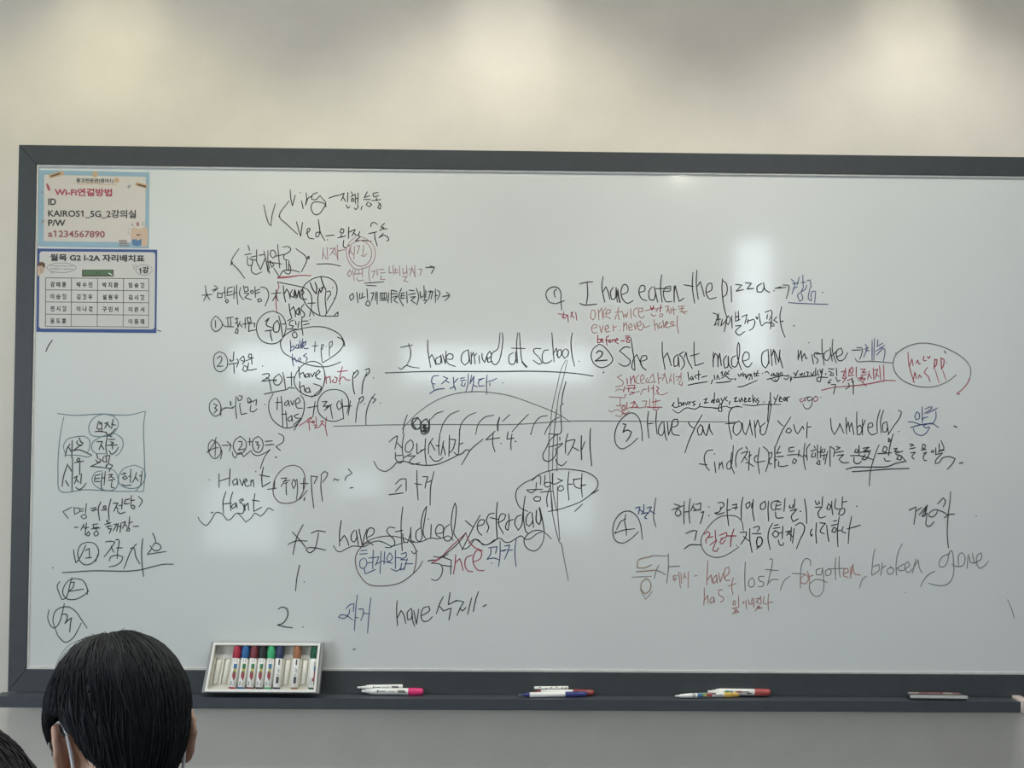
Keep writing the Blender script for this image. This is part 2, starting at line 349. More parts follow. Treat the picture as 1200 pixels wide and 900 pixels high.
# handwriting: pen strokes laid on the panel
INKDATA = r'''
#G teal box drawn round a column of name notes
T 60 475
55 72 200 88 460 76 560 84 690 84 828 52 812 180 818 420 822 620 812 755;110 105 85 230 65 400 60 600 80 755 300 742 560 755 810 757
560 100 460 78 370 115 330 190 350 260 440 275 530 258 585 190 585 140 540 85;560 248 470 265 370 320 355 380 390 420 480 425;560 248 620 290 632 350 600 420 565 445
130 438 108 360 140 300 210 278 300 275 338 310 335 380 320 410;130 438 240 440 320 453 355 440
450 575 390 590 358 650 380 700 450 740 530 748 575 720 588 650 560 580 510 555;730 525 640 555 595 620 600 690 660 725 740 728 800 690 828 620 810 560 735 526;800 690 740 755
#K black names written inside the teal box
T 60 475
420 140 445 175;415 140 400 205 440 205 445 150 420 165;420 205 420 230;450 205 440 235;w2 385 232 430 228 490 240
470 160 500 150 470 200;495 165 520 195;545 120 530 205;530 165 565 175;480 235 495 260 530 245 565 205
400 320 450 318 420 390;440 350 465 390;495 265 480 360 490 430;510 270 535 275;505 300 560 298;520 320 550 330 525 345;490 352 580 348;540 350 538 385;510 400 530 430 565 410 590 370
165 340 140 380 122 450;155 370 175 405;185 310 180 460;245 285 262 325;230 310 225 330 260 355 280 330 255 320;265 345 190 400 240 390 355 437
145 515 110 620 95 715;150 530 180 580;188 460 185 620 182 755;235 465 225 485 245 495 250 470 235 462;205 505 285 490;252 500 250 610
125 660 155 710;200 640 230 620 205 690;220 650 245 680;265 600 260 690;215 720 245 740 280 720 305 685
400 430 410 470;390 480 410 500 440 490 425 470;w1.8 430 500 345 538 400 540 480 550;460 450 455 490 490 500 480 445;470 445 515 440 505 500;485 525 480 550 520 555 540 530 500 510 485 540;515 555 510 585
385 620 380 670 430 670;385 620 430 605;388 645 425 640;450 590 440 700 450 750;475 580 465 700;450 640 470 635;500 610 540 605 505 640;520 625 550 640;500 660 560 650;535 660 530 720 555 725
615 605 660 600;640 590 650 600;630 630 640 650 670 640 650 620 628 640;680 625 700 620;700 560 695 680;620 690 640 705 705 700;750 590 735 640 712 680;740 630 765 665;800 575 785 700;775 620 795 615
#K black writing under the teal box with a bracketed heading, a subtitle and an underlined first item
T 50 570
255 183 178 222 225 282;275 180 280 245 325 220 318 190 278 195;330 200 360 195;330 220 360 215;385 150 375 240;355 250 335 265 360 285 385 270 375 250 345 255
420 195 470 185 450 215 425 212;440 205 480 205;w2 512 135 490 190 500 300;540 170 530 190 555 195 555 172 538 172;515 210 565 205;600 110 580 200 585 300
620 150 660 145 625 220;645 175 665 205;670 170 690 165;700 110 695 200;655 215 680 240 725 225;725 120 718 155 760 150;725 120 765 110;780 80 775 165;778 125 808 120;780 185 800 200 810 180 790 165 775 180;w1.8 840 88 875 125 848 178
278 360 312 358;365 330 335 385;355 345 375 375;385 320 372 425;380 365 405 360;400 400 380 425 400 435 415 415 400 395;440 335 485 330;445 340 445 365 490 358;425 375 505 365;468 365 470 385;475 390 450 415 465 438 490 420 478 392
565 295 575 320;545 335 600 318;560 305 590 330;555 355 610 345;575 345 578 375 605 370 585 415;625 335 655 330 620 390;665 325 650 395;660 355 685 350;690 320 680 405;700 320 730 310 700 370;720 330 745 360;765 265 755 370;760 325 790 310;745 375 735 390 760 390 765 372 745 370;797 352 845 350
w1.8;272 555 278 610 292 672 320 640 380 515;400 490 340 510 308 580 330 660 380 690 440 670 490 600 485 540 450 500 395 490;485 600 465 660;375 565 410 545 412 630;375 630 430 625
552 488 600 482 635 490 595 550 540 620;600 525 625 580;640 475 660 465 672 480 660 560 655 635;650 540 700 540;585 655 600 620 660 605 705 620 690 660 640 695 585 708
825 505 780 560 715 722;770 545 800 540 820 620 855 680;w2 880 460 870 560 875 700 888 792;w1.8;965 410 985 450 995 500;945 520 960 545 985 565 1020 560 1040 535 1020 505 985 500 965 530;960 545 920 598 1000 585 1085 572
w2 172 758 280 752 440 742 740 745 850 735 960 708 1060 685 1148 684
#K black ticked and circled numbers down the board's left edge
T 50 650
w1.7;150 235 128 275 145 340 170 395 205 380 245 240 258 200;290 210 230 225 180 300 180 350 220 390 290 392 370 350 405 315;290 210 350 225 390 290 392 350;245 245 280 240 265 290 225 325 360 302
55 485 45 560 75 630 105 645 145 600 180 480 190 430;110 650 90 580 110 500 160 465 230 460 290 500 340 570 390 645;110 650 140 720 200 770 260 740 300 680 340 600;w2 165 525 210 525 215 560 195 605 220 580 255 555 245 600 238 680;90 115
T 20 280 6.667
w2 275 790 245 835 225 880;w1.2 1095 712 1125 722
T 240 740
155 90 190 120 225 160
#K black handwriting at the top with a forked V reading Ving and Ved
T 220 200
668 300 690 400 712 465 732 485 740 400 770 290;890 265 805 400 870 470 965 558;w3 805 402;w1.5;900 168 905 240 920 310 945 215;990 192;1000 265 1015 335;1040 195 1045 250 1035 305 1060 240 1085 225 1090 250
955 450 975 520 992 578 1008 455;1040 552 1070 530 1075 508 1055 510 1050 545 1065 590 1110 600;1160 540 1130 545 1125 580 1145 580 1160 530 1148 430;1148 430 1165 540 1205 615
T 360 200 6.667
80 170 40 190 35 225 70 225 100 195 120 220 145 250 140 270 90 340 55 340 30 290 45 250 90 245 140 262 148 285
168 215 210 200 255 190;255 190 290 175 265 235;280 205 300 240;318 170 315 245;305 265 315 295 335 280;345 165 355 190;340 205 375 185 360 195;350 215 345 240 365 240 360 215 345 225;375 180 378 260;398 175 395 255;375 220 395 215;370 290 375 305 395 290 395 262;430 275 420 305
470 165 445 210 490 195;440 225 495 225;475 245 460 265 485 280 505 265 485 250;555 170 515 180 520 205 560 195;505 235 575 225;540 210 545 235;570 255 550 290 570 300 575 270 555 250
145 510 210 503;158 540;270 450 255 480 280 490 285 460 265 455;240 525 300 510;265 495 265 520;325 440 322 530;322 480 345 475;285 545 282 590 300 602 330 580;345 470 375 460 350 510;365 485 380 505;410 475 400 505;385 500 415 515 380 545;375 548 440 545 500 552
495 440 505 410 525 405 548 420;480 492 545 478;525 485 530 530 548 590;605 410 575 440 600 445 565 470;580 455 625 455;565 520 595 490 560 525 600 505 630 520 635 545 620 550
#K black bracketed Korean heading under the forked V
T 220 200
450 685 385 800 440 865 500 945;385 790 380 830 395 805;530 655 545 705;500 740 560 728;525 755 530 830 560 830 570 790 540 770;555 760 600 750;550 780 600 785;605 695 605 790;570 800 560 885 600 910 650 890
600 790 640 870 680 770;625 745 675 735;670 705 690 800 705 890;690 800 720 905;705 700 705 800 720 860;735 700 725 740 750 770 775 740 755 700 730 702;790 650 800 760 808 855;760 755 850 735;720 790 760 830 740 850 720 800;690 800 825 820
835 670 885 668 905 690 890 715 845 745 850 780 880 785;865 790 870 880;890 790 888 880;950 685 1045 770 1000 890;1045 770 1065 750 1068 775 1045 770
T 220 310
755 30 785 75 805 110 840 55 920 50 985 68;840 55 870 80 895 80 905 30 895 0
#R red underline and red bar beside the bracketed heading
T 220 310
790 112 900 105 1000 95 1085 98;785 120 860 115 960 100;790 150 800 200 775 260 775 340 785 430
#K black form line with have or has plus a circled V.p.p
T 280 310 10
455 205 500 215 740 265 800 290 845 360 855 440 850 520 880 600;805 455 895 450;850 520 825 610
960 140 870 165 770 240 740 320 765 430 830 520 900 575 960 600 1050 605 1160 605 1160 555 1115 600;960 140 1050 155 1120 200 1148 270 1140 360 1100 450 1010 600
w2.2 835 212 865 290 905 345 910 260 890 210;w1.5;925 340 945 290 935 330 925 400 930 500 950 600;w2.2 960 145 985 230 1020 300;w2 940 280 960 330 990 260 960 280;w1.5;1020 300 1010 400 1020 500 1025 580;1030 320 1065 310 1075 345 1050 385 1030 420;1100 270;1115 395
T 220 310
155 185 165 260 195 310;125 270 215 262;170 255 140 320;235 185 260 200;215 225 265 210 225 240;265 245 260 290 300 290 300 260 270 250;300 255 330 240;325 195 330 300;330 320 345 340 358 320 340 305 328 325
350 215 345 275 400 260;350 210 395 195;350 245 390 235;410 195 405 300;430 180 432 265 440 350;410 250 430 245;465 200 455 260 490 310;490 185 500 240 530 230 525 195 495 200;495 250 540 255 500 290 560 310;550 235 560 255 580 245 570 225 550 235;590 195 595 290;590 235 635 215;590 255 635 242;615 305 620 330 650 320 640 300 612 310;640 198 690 210 712 270 680 365
735 255 820 248;775 220 785 300 795 320;780 260 745 320;w1.8;840 185 845 260 860 330;848 260 870 215 890 250 900 300;920 220 900 270 930 290 940 220 945 295;945 230 960 295 975 225 985 290;985 270 1020 250 1005 215 985 250 1000 300 1045 305
890 345 900 420 915 470;905 400 930 370 945 420 945 460;975 380 950 420 975 445 980 380 990 440;1020 350 995 390 1025 430 1020 460 1000 460
#K black first numbered note with a circled word
T 220 310
245 452 208 500 215 565 245 588 290 560 305 525 280 480 250 455;242 490 245 555;300 525 330 545;335 470 400 462;350 475 355 545;375 470 380 545;330 545 405 548;415 480 445 475;430 465 440 550;415 515 440 510;430 565 415 600 440 605 440 570 425 562;460 500 440 555;455 520 480 550;505 470 505 560;480 525 505 520;520 465 530 510 555 505 550 465 520 470;510 520 590 515 585 550;540 520 535 590 560 580 605 575
750 408 680 430 615 500 605 580 640 660 710 695 780 690 830 650 860 580 860 510 820 440 750 408;w1.8;680 500 715 470 690 530 755 560;680 585 750 575;725 580 730 630 742 670;790 490 755 530 760 590 795 590 805 530 785 490;800 450 820 540 835 640;830 525 860 520
T 280 310 10
640 650 600 670 590 710 640 720 620 745;565 755 740 760;660 660 670 710;740 615 735 700 750 830;745 665 810 660;755 710 825 690;705 665 690 740;570 660 620 630;650 785 625 820 650 860 680 845 670 800 645 785
T 220 310
1075 485;1000 565 900 590 830 650 815 700 840 770 915 820
T 280 310 10
750 745 880 728 1000 735 1100 770 1180 820 1230 900 1240 960
T 330 395
490 0 530 20 545 60 510 120 420 190 360 225;90 185 160 215 240 245 360 262 440 250 520 218;w1.2;295 40 290 130;270 80 320 75;350 70 348 140 358 225;348 70 370 65 355 110;395 80;420 50 420 170;420 50 445 35 445 70 425 95
#B navy have over has inside the large ring
T 330 395
75 30 80 80 78 130;80 95 105 75 110 100 85 120;135 65 120 95 145 100 150 60 155 100;160 30 170 100 185 15;190 40 180 100;185 60 215 35 205 70 190 75 200 100 235 100;95 150 95 200 105 255;100 205 115 180 130 220;160 180 140 210 160 220 170 185;220 145 190 165 225 185 215 215
#K black second numbered note with subject plus ringed have or has, then p.p
T 330 395
170 260 220 225 290 215 350 245 380 330 365 430 320 505 250 520 180 495 125 440 110 370 140 300 170 262
T 220 395
275 128 235 160 228 230 250 290 290 305 340 270 350 210 325 150 275 128;258 190 285 165 300 185 290 220 258 258 310 255;405 130 400 200;370 195 385 215 405 200;375 200 372 215;360 238 440 228;405 235 408 318;430 190 445 215 430 265;455 200 490 165 500 210 480 240;470 205 500 215;540 150 530 180 560 180 560 150 540 150;510 210 580 180;560 185 565 240;495 250 485 290 510 305 525 270 500 250;525 270 530 290 605 280;535 225 525 285;658 255
w1.7;655 330 710 322 715 345 650 388;690 355 715 370;650 388 780 375;715 370 735 475;800 325 755 370 765 415 800 420 830 370 805 325;835 310 850 380 860 465;780 385 760 380;672 502 750 485 870 462;870 462 890 445 940 450;910 310 912 430;870 355 940 352
T 330 395
w1.7;150 260 155 310 160 360;155 330 190 310 205 355;235 320 205 335 215 355 235 345 240 320 248 355;255 320 270 350 290 310;295 345 340 305 325 290 300 320 310 360 345 370;160 390 160 440 175 495;165 440 195 425 205 480;240 445 210 460 220 485 245 480 240 445 255 490;280 410 345 435 345 455 265 530
635 310 625 360 630 450 642 500;630 330 665 290 675 310 640 360;750 310 715 400 705 500;735 290 770 275 770 310 740 345;808 358
#R red not and red Korean note beside the rings
T 330 395
390 345 392 410;395 360 425 345 430 405;455 370 445 395 475 400 490 360 465 350;535 260 515 330 510 415;490 305 580 295;500 385 540 350 570 375 605 378
150 780 200 750 250 710 270 705 225 750;225 750 285 742;240 750 245 820;275 735 270 755 290 755 285 735;300 700 305 760;280 775 310 770 290 800 330 790;340 740 370 735 330 790;350 755 375 780;395 705 385 780 400 870
#K black third numbered note with Have or Has plus a circled word and p.p
T 220 395
235 540 195 580 195 650 240 695 285 670 290 600 260 550 235 540;225 585 260 600 235 625 260 640 230 670;290 600 290 690;285 660 320 625 395 625;w2.4 375 565 378 600;w1.5;380 625 410 610;425 520 420 620 430 715;450 515 480 520 470 550 445 560 440 530;455 600 470 680 520 670;460 580 455 610;525 535 530 580 560 560 535 530;540 580 605 550 600 600;555 600 550 650 580 655 610 630;678 592
750 500 715 570 715 650 750 730 830 790 880 800 950 775 1005 700 1025 610 1015 540 990 510;790 530 785 640;820 520 830 620 835 790;770 575 830 572;880 555 850 590 865 605 890 570 885 560 895 610;905 560 920 600 935 555;945 590 985 570 975 530 950 555 960 620 1010 625;825 680 870 675;860 650 875 800;910 690 880 720 890 740 910 730 915 690 920 745;975 675 935 690 950 710 1000 715 930 770;1000 720 960 775 935 820
T 330 395
295 565 275 700;228 622 320 605;480 460 400 470 340 520 315 590 330 670 400 730 470 740 545 715;480 460 540 480 580 530 590 590 575 670;355 570 400 565 365 610 430 600;375 645 430 600;390 620 440 590;430 600 435 650 448 715;500 560 485 600 500 640 530 610 510 560;530 545 535 610 545 720;535 610 580 605
605 560 585 690;555 610 615 605;690 540 665 620 650 750;675 545 715 520 720 545 690 580;728 590;820 500 780 560 745 660 740 770;790 530 830 550 800 580;868 580
#K black fourth note adding circled two and three, with Haven't and Hasn't below
T 220 500
215 115 185 150 185 220 215 270 245 280 285 240 290 190 260 140 215 115;250 95 230 150 170 228;170 228 230 190 270 185;245 130 240 265;285 180 300 220 288 285;300 165 375 162;345 130 378 160 365 215;460 85 415 120 400 180 430 235 470 238 510 190 510 130 465 85;445 130 475 130 475 160 445 205 500 195;545 100 545 165;528 135 570 130;620 85 580 110 570 170 590 215 630 225 660 180 655 120 620 85;595 135 620 135 605 160 630 160 615 200;680 130 745 125;680 162 760 155;800 60 840 85 840 130 775 175 815 210;w2 768 270 780 268
w1.3;390 220 400 260 420 275 440 240 465 225 490 265 555 210 575 240 610 255 690 225 725 198 680 260 650 330 640 370
w1.5;190 468;275 415 275 535;372 370 365 520;275 480 365 450;430 455 395 480 405 515 430 500 435 460 440 515;455 460 480 520 495 460;495 490 525 475 510 455 500 490 515 525 545 515;555 470 555 520;555 490 575 465 580 530;598 395;w1.8;665 355 650 440 655 530 725 488;630 425 718 440
w1.6;335 572 310 660 315 760;395 575 375 650 380 740;310 680 385 672;420 670 385 700 395 720 420 700 425 670 435 715;450 650 480 635 490 645 455 665 490 690 485 760 440 760;500 680 505 740;505 700 530 670 535 735;590 590 580 670 580 745 650 708;565 645 630 655;w2 205 758 222 752
w1.4;90 795 110 830 160 868 200 830 250 755 300 765 350 820 380 810 430 760 470 790 510 840 560 800 590 760 640 785 680 750 710 715 755 738
700 552 780 540;765 475 760 550;820 455 870 450 820 525;840 480 900 470;850 500 880 490;865 490 865 560 868 600;930 460 915 500 930 545 950 500 935 465;960 460 965 560 955 640;940 475 960 470;1020 450 1015 550;990 500 1060 500;w2 1028 622 1022 650;w1.5;1085 430 1090 560 1108 715;1085 435 1140 440 1110 500
T 310 530
500 205 495 310 510 430;495 200 530 170 555 190 510 265;605 248 620 232 640 245 655 240;735 145 770 185 715 220 708 250;w2 750 315 778 310
#N dark brown ring round the word beside Haven't
T 220 500
930 338 860 355 790 420 755 500 755 600 800 660 870 675 960 650 1010 580 1030 500 1025 420 990 360 930 338;985 640 1050 560
#K black underlined sentence reading I have arrived at school
T 450 390
145 128 250 108;215 95 235 160 230 220 200 285;130 305 150 320 195 288 240 300 310 310;w1.6;385 65 385 150 410 305;395 230 420 190 440 230 455 280;495 205 455 230 460 275 495 270 500 195 510 265;515 190 540 275;545 160 540 275;545 230 600 230 605 195 570 185 545 225 565 270 625 295
735 150 690 180 680 250 710 285 745 250 740 150 760 275;765 170 770 275;770 210 785 170;790 180 800 275;800 200 815 180;835 200 840 270;860 180 865 230 885 260 905 200 910 255;905 235 945 200 930 160 905 200 915 260 950 250;1020 0 1000 140 950 180 945 250 975 280 1010 250 1045 60 1040 0
T 580 390
160 175 125 200 130 270 165 275 185 220 180 165 190 265;200 0 190 110 200 265;215 0 225 140 240 250 285 300;145 135 265 138;235 255 275 305;405 140 350 140 340 165 390 220 415 265 390 275 335 240;470 150 430 160 415 220 430 265 475 260 500 240;500 0 510 130 520 255;510 190 540 135 555 220;560 150 545 195 565 220 585 190 580 150 560 150;610 145 590 180 610 225 640 200 645 160 620 140;680 0 668 80 680 210 700 295;740 252
T 0 0 1
w1.7 451.5 437 477 436 503 435.3 583 435.4 617 435 653 436 680 438.3 695 440.7
#B navy Korean verb under the arrived sentence
T 450 390
480 375 430 385 420 440 450 450;425 445 440 500;w1.8 530 490 460 500 400 535;w1.5;520 385 560 400 505 450;540 420 575 440;610 390 615 480;615 440 650 400;580 490 620 470 630 505;670 400 710 395;670 420 720 415;690 430 680 460 705 470 715 440;740 360 735 460 720 515;770 370 755 450;755 450 790 380 785 430;790 430 770 520;790 460 820 475;870 400 830 430 835 470 880 465;830 410 880 400;905 370 900 450 905 540;905 430 950 420 990 400;930 440 930 465;1045 440
#k grey timeline arc, long axis line and vertical now lines
T 0 0 1
w1.2;391 499.5 450 498 520 497.5 600 497.5 668 493.5 720 493.5 800 494 864 494.7;471 503 486 487 503 474 521 465 541 460 563 459 583 461 600 464.5 627 474 647 482 660 488.7 668 494.7
T 580 390
w.9;620 240 580 330 540 500 500 680 490 800 480 890;635 240 600 400 560 550 540 720 520 890
T 560 480
625 210 625 350 620 540;690 0 670 210 660 340 655 530;700 210 695 540;630 540 640 700 660 890;660 560 660 700 690 890
T 540 570
790 40 800 200 840 400 870 495 880 500 910 650 945 825;850 0 850 200 870 470
#K black timeline ticks and hatching with filled dots
T 450 390
205 720 180 790 165 885;w2.4;300 745 255 760 245 810 270 845 310 840 320 780 295 745;290 755 255 800 280 840;370 755 330 790 330 860 370 870 395 800 370 755;400 760 390 870 340 890 320 850;w4 340 810 370 810 340 835 375 835 345 860 375 860;w1.3;520 690 460 710 410 760;660 685 580 720 520 800 490 895;810 700 740 730 680 800 660 895;965 725 890 740 830 800 805 895;1105 720 1040 780
T 580 390
w2.8 40 745 25 800 25 860;w1.3;295 715 230 780 150 870;460 728 400 740 345 800 315 895;570 740 510 770 460 840 435 895;315 890;w1.6;580 740 575 885 475 888;600 620 580 640 580 740;625 430 600 520 585 620
#K black Korean phrase under the timeline with a swooping underline and word below
T 430 480
w1.6;195 285 240 245 268 230 265 260 245 350;265 290 310 340;325 210 310 330 315 395;250 375 255 440 290 470 315 450 320 400;255 405 310 400;385 265 345 300 340 365 370 375 405 330 400 280 380 265;320 425 390 385;365 410 425 405 375 455 395 480 465 468;438 295 440 390 500 350;515 255 510 370 522 490;470 360 515 345;580 250 545 310 540 390;560 290 600 360;605 315 640 320;640 225 630 320 635 400;550 405 590 450 630 450 670 420;675 275 650 400;665 300 690 400;725 225 720 410;730 260 780 265 755 350 725 380;815 170 810 300 805 395;815 305 845 292;765 375 790 395 830 390 870 355 905 358
60 455 100 520 160 543 220 510 265 465 330 455 400 475 520 490 620 480 720 440 800 400 850 380;830 485 870 420 910 355 1020 260;1125 190 1045 265 1165 248;1110 210 1105 300 1125 370;1178 298
250 655 300 610 345 610 345 715;305 660 250 720;w2 195 748 320 732;w1.6;438 535 440 660 450 795;420 650 480 660;490 590 535 590 520 640 510 690;530 640 565 625;590 545 560 680 555 840
T 560 480
265 195 255 260 320 250;300 215 290 300 292 355;w2.6 332 280;w2 185 248;465 212
#K black large Korean word for now and an oval ringed phrase
T 560 480
w1.6;700 215 640 260 600 340 570 400 580 440 620 455 670 420 690 370 680 340;625 330 745 295;745 300 695 345;720 240 720 270;790 210 770 300 770 385;685 435 700 475 740 492 780 455;780 280 830 265 855 265 825 340 790 400;835 330 890 362;w2.2 910 230 908 340 912 440;w1.5;940 280 915 350;w2 990 165 985 300 1000 495
w1.5;480 610 400 650 340 710 335 780 370 860 440 895;480 610 560 560 700 525 850 530 980 560 1050 620 1050 680 985 750 900 810 800 850 700 880 620 895;1060 705 985 750;920 830 850 895
475 625 530 580 550 590 550 660;515 640 510 700;430 710 470 730 510 705;430 705 570 700;490 780 500 800 545 800 550 770 510 765 490 785;590 575 585 650;655 560 655 650;580 655 600 680 635 670 640 640 600 640 580 660;550 725 660 715;630 690 605 780 612 855;640 640 670 655 750 620;700 605 740 625;720 670 700 700 725 715 755 700 740 670 715 670;800 545 790 660 800 795;795 655 830 655;850 610 840 640 860 680 905 690 915 660;835 615 910 605;915 560 910 680 918 770;900 670 950 660
#K black crossed sentence reading I have studied yesterday
T 320 590
w1.7;170 250 230 315 290 390;265 185 215 280 190 370 175 450;132 360 200 330 300 330;335 262 390 240 460 250;400 255 385 340 360 410 320 432 290 410 310 390 380 392 460 410;600 148 585 250 585 375;590 330 625 280 650 320 665 370;715 235 690 270 690 325 715 340 735 300 730 235 750 370;755 225 770 300 785 375;825 225 800 300 785 378;825 300 880 270 885 225 850 215 825 260 830 330 880 365
w1.3 530 370 560 415 590 425 640 400 700 375 760 378 800 380 870 340 930 330 990 350 1040 375 1100 360 1160 340
T 420 580
w1.6;320 290 270 285 250 320 310 390 320 430 280 462 235 460;390 105 375 250 380 400 385 490;325 325 390 310;390 340 400 410 430 420 455 350 460 285 460 350 465 410 500 415;545 290 510 320 510 390 540 410 560 370 550 250 580 130 600 100 590 170 570 340 595 390;640 260 635 380;615 212;680 340 740 330 745 280 710 260 680 300 685 350 720 375;800 260 755 300 755 390 790 405 825 370 815 250 830 130 850 70 860 110 850 250 840 340 880 400
w1.3 470 400 500 415 560 408 630 380 700 385 750 375 790 360 835 400;w1.5;880 400 915 470 950 470 1000 420 1020 390 1060 400 1090 435 1130 438 1200 390
T 540 570
w1.7;40 300 75 330 105 355;170 255 120 340 70 440 10 560;145 350 200 330 210 295 170 295 145 350 155 400 185 430;295 235 250 245 225 300 245 360 228 405;w2 320 140 312 250 315 380 320 460;w1.7;260 275 330 290;325 320 380 290 395 250 360 240 335 280 335 340 375 415;420 240 425 310 415 385 395 370 410 310 465 290;530 250 490 270 475 330 505 385 535 340 545 240 565 85;550 200 555 320 575 400 590 410;610 225 580 260 575 330 600 350 630 310 625 230 640 360;w2.2 665 210 665 310 690 335 705 290 690 185;w1.8 695 190 715 280 730 370 735 410;w1.4;735 410 720 490 680 550 640 568 580 540 555 480 580 430 640 390 700 388 750 415 795 462;70 500 120 465 170 490 220 515 280 490 340 455 390 490 430 490 480 460 530 435 570 465 610 460 670 415 710 400
#B navy Korean words under the studied sentence and at the bottom
T 540 570
245 540 320 530 305 590;265 545 260 600 230 640 290 630 340 645;345 480 345 600 332 705;345 570 400 555 375 570;385 525 430 515 410 580 385 640;410 560 455 560;485 465 475 570 485 705;270 675
T 420 580
20 490 75 485;10 520 80 515;45 555 15 580 20 640 55 640 75 590 55 555;90 555 180 545 150 620;130 485 125 650;50 640 60 695 150 655;75 600 120 590;150 610 190 590;200 495 190 690;230 500 225 610;195 580 300 600;275 510 250 560 270 590 300 550 280 510;325 485 325 650;330 550 380 555;285 650 340 668 375 640;375 520 420 505 420 540 370 570 430 570;380 600 370 660 410 640;430 560 400 660;410 605 480 605
T 310 650
715 475 750 440 785 430 780 500;750 480 740 520 700 560 650 550 670 530 720 535 775 575;815 355 800 500 790 668;800 550 825 555;825 480 865 475 870 510 845 580;865 515 915 520;935 380 920 500 905 690;w2 780 834 798 830
#N dark brown oval round the navy word
T 420 580
0 685 40 745 100 790 230 800 360 775 460 710 530 640 565 580;0 490 60 420 130 385 240 362 350 370 450 405 500 470 510 540 495 650 485 680;465 495 490 515 520 490
T 320 590
850 335 790 370 740 430 722 500 740 590 770 645
#R red word since with a red peak
T 420 580
w1.8;610 580 700 565 820 450 945 335 975 410 1020 460 1090 490;640 600 700 570 730 550;855 525 850 600 835 695;850 600 890 560 905 600 920 665;1000 530 950 550 935 610 960 665 1005 675;1010 590 1070 560 1080 500 1045 485 1010 540 1010 600 1050 660 1105 665;493 640
#K black strokes over the red since and the black line below reading 1, 2, have
T 420 580
660 540 730 550 790 520;640 600 720 610 740 650 720 720 680 752 640 740;720 540 780 560 820 575;720 615 820 630;815 580 810 700;740 540 850 450 920 370 945 330;w1.8 610 582 660 570
T 310 650
w1.8;308 92 285 200 272 320;348 240;w2 120 480 150 462 195 475 205 530 165 600 115 618 180 635 245 642;338 635
T 450 650
w1.7;115 405 110 500 120 625;115 560 150 490 175 530 190 605;240 470 205 510 210 575 240 560 245 480 255 590 270 630;262 490 275 560 285 612 305 480;325 540 400 490 395 455 345 470 325 540 345 585 390 580 425 545;520 370 490 430 460 518;485 450 525 495;580 330 565 440;565 440 640 400;520 495 590 470 570 575;600 420 650 405 700 415 670 470 640 535;665 470 690 495 720 465;770 380 735 525;830 325 805 400 785 500;w2 870 456 898 440
#K black first example on the right reading I have eaten the pizza
T 630 310
w1.7;160 345 105 330 75 280 80 235 130 198 180 205 205 250 205 320 212 400;165 215 145 240 155 290;160 345 235 318;370 170 435 155 485 152;435 155 440 260 430 345;370 342 410 355 520 348;575 105 565 200 590 330;575 240 600 195 620 240 635 305;665 200 640 240 650 305 680 300 690 200 700 330;w2.4 695 230 725 330;w1.8;705 215 720 335;735 265 790 240 790 190 760 175 735 220 745 300 790 340 840 318;890 245 940 230 940 190 910 185 890 240 915 300 960 318;1010 195 980 230 985 305 1020 310 1035 260 1025 195 1055 330;1090 90 1080 200 1095 330;1040 212 1160 210
T 770 310
50 235 115 230 120 190 75 200 55 250 80 325 130 325;w2 150 190 150 330;w1.7;150 250 160 185 175 250 195 325 235 295;315 70 310 200 330 340;350 50 345 170 362 305;235 178 320 192;355 190 380 150 400 220 415 280;430 250 480 220 480 165 450 170 430 240 460 300 520 290;575 125 570 220 590 380 615 470;575 140 610 170 610 260 580 285;650 190 655 330;690 175 745 180 695 235 760 220;775 160 830 165 790 215 850 210;w2 920 165 880 195 880 240 920 240 940 200 935 160 950 220 990 245;1028 230;w1.4;1040 210 1090 195
T 880 310
210 210 310 200;280 180 330 185 330 230 310 300
#B navy Korean word after the pizza sentence
T 880 310
w1.3;355 130 385 165 360 260;365 170 420 160;370 210 410 195;425 110 405 180;440 160 480 155;455 90 460 200;460 200 440 240 480 215 490 180;430 245 410 270 430 325 455 300 440 245;490 145 520 135 530 200;520 200 505 300 530 320 535 240 570 235 560 335;w2 630 245;w1.2;330 335 450 342 680 350
#K black Korean remark under the pizza sentence
T 770 310
w1.6;490 425 530 445 505 535;500 535 530 520;540 430 540 540;520 485 560 480;575 480 560 540;560 540 600 500 615 470 590 590;625 450 605 500 625 530 645 480 630 455;655 450 660 560;690 415 690 500;715 410 715 495;690 460 720 455;690 500 730 480;690 540 740 535 690 590 720 620 770 590;745 460 790 440 780 490 770 520;800 480 795 520;790 500 850 480 860 510 840 560 810 580;w2.4 870 460 880 480 885 465;w1.6;895 430 905 500 915 535;950 420 1000 400 1010 430 985 490;970 440 965 480;920 540 960 510 1000 520 995 565;1010 460 1000 540 1030 540;995 500 1030 530;1050 460 1025 490 1060 510;1095 370 1080 450 1095 560 1125 640;1085 500 1110 498
T 880 310
w2 378 538
#r faded red small notes under the pizza sentence reading once twice, ever, never, before
T 680 325 10.59
w1.3;135 420 130 500 160 530 185 480 175 410 140 410;225 395 230 530;230 440 265 380 275 470 280 520;320 380 290 420 295 490 320 500;310 450 370 440 370 400 330 410 320 470 375 515;475 370 465 440 485 525;435 435 520 425;450 460 430 520;525 430 540 500 560 450 575 500 590 430;625 390 632 510;720 375 670 400 660 460 690 490;720 430 780 420 770 380 730 390 725 470 760 505 800 480;805 415 870 400
880 450 900 480 940 470;930 400 970 380 940 430;1000 450 985 480 1010 495 1025 465 1000 450
150 630 200 620 205 590 165 590 140 630 160 690 210 685;240 600 260 690 285 600;300 650 350 630 340 590 310 620 320 680 370 670;405 590 410 670;410 620 450 610;490 660;540 560 535 670;540 610 570 560 580 650;600 630 645 610 630 575 600 600 610 660 650 650;665 580 685 650 700 560;710 610 755 590 745 540 715 570 720 640 760 655 790 590;780 570 800 620 860 600;915 525 930 665;925 600 950 570 965 640;1000 560 975 590 985 630 1010 600 1015 630
T 770 310
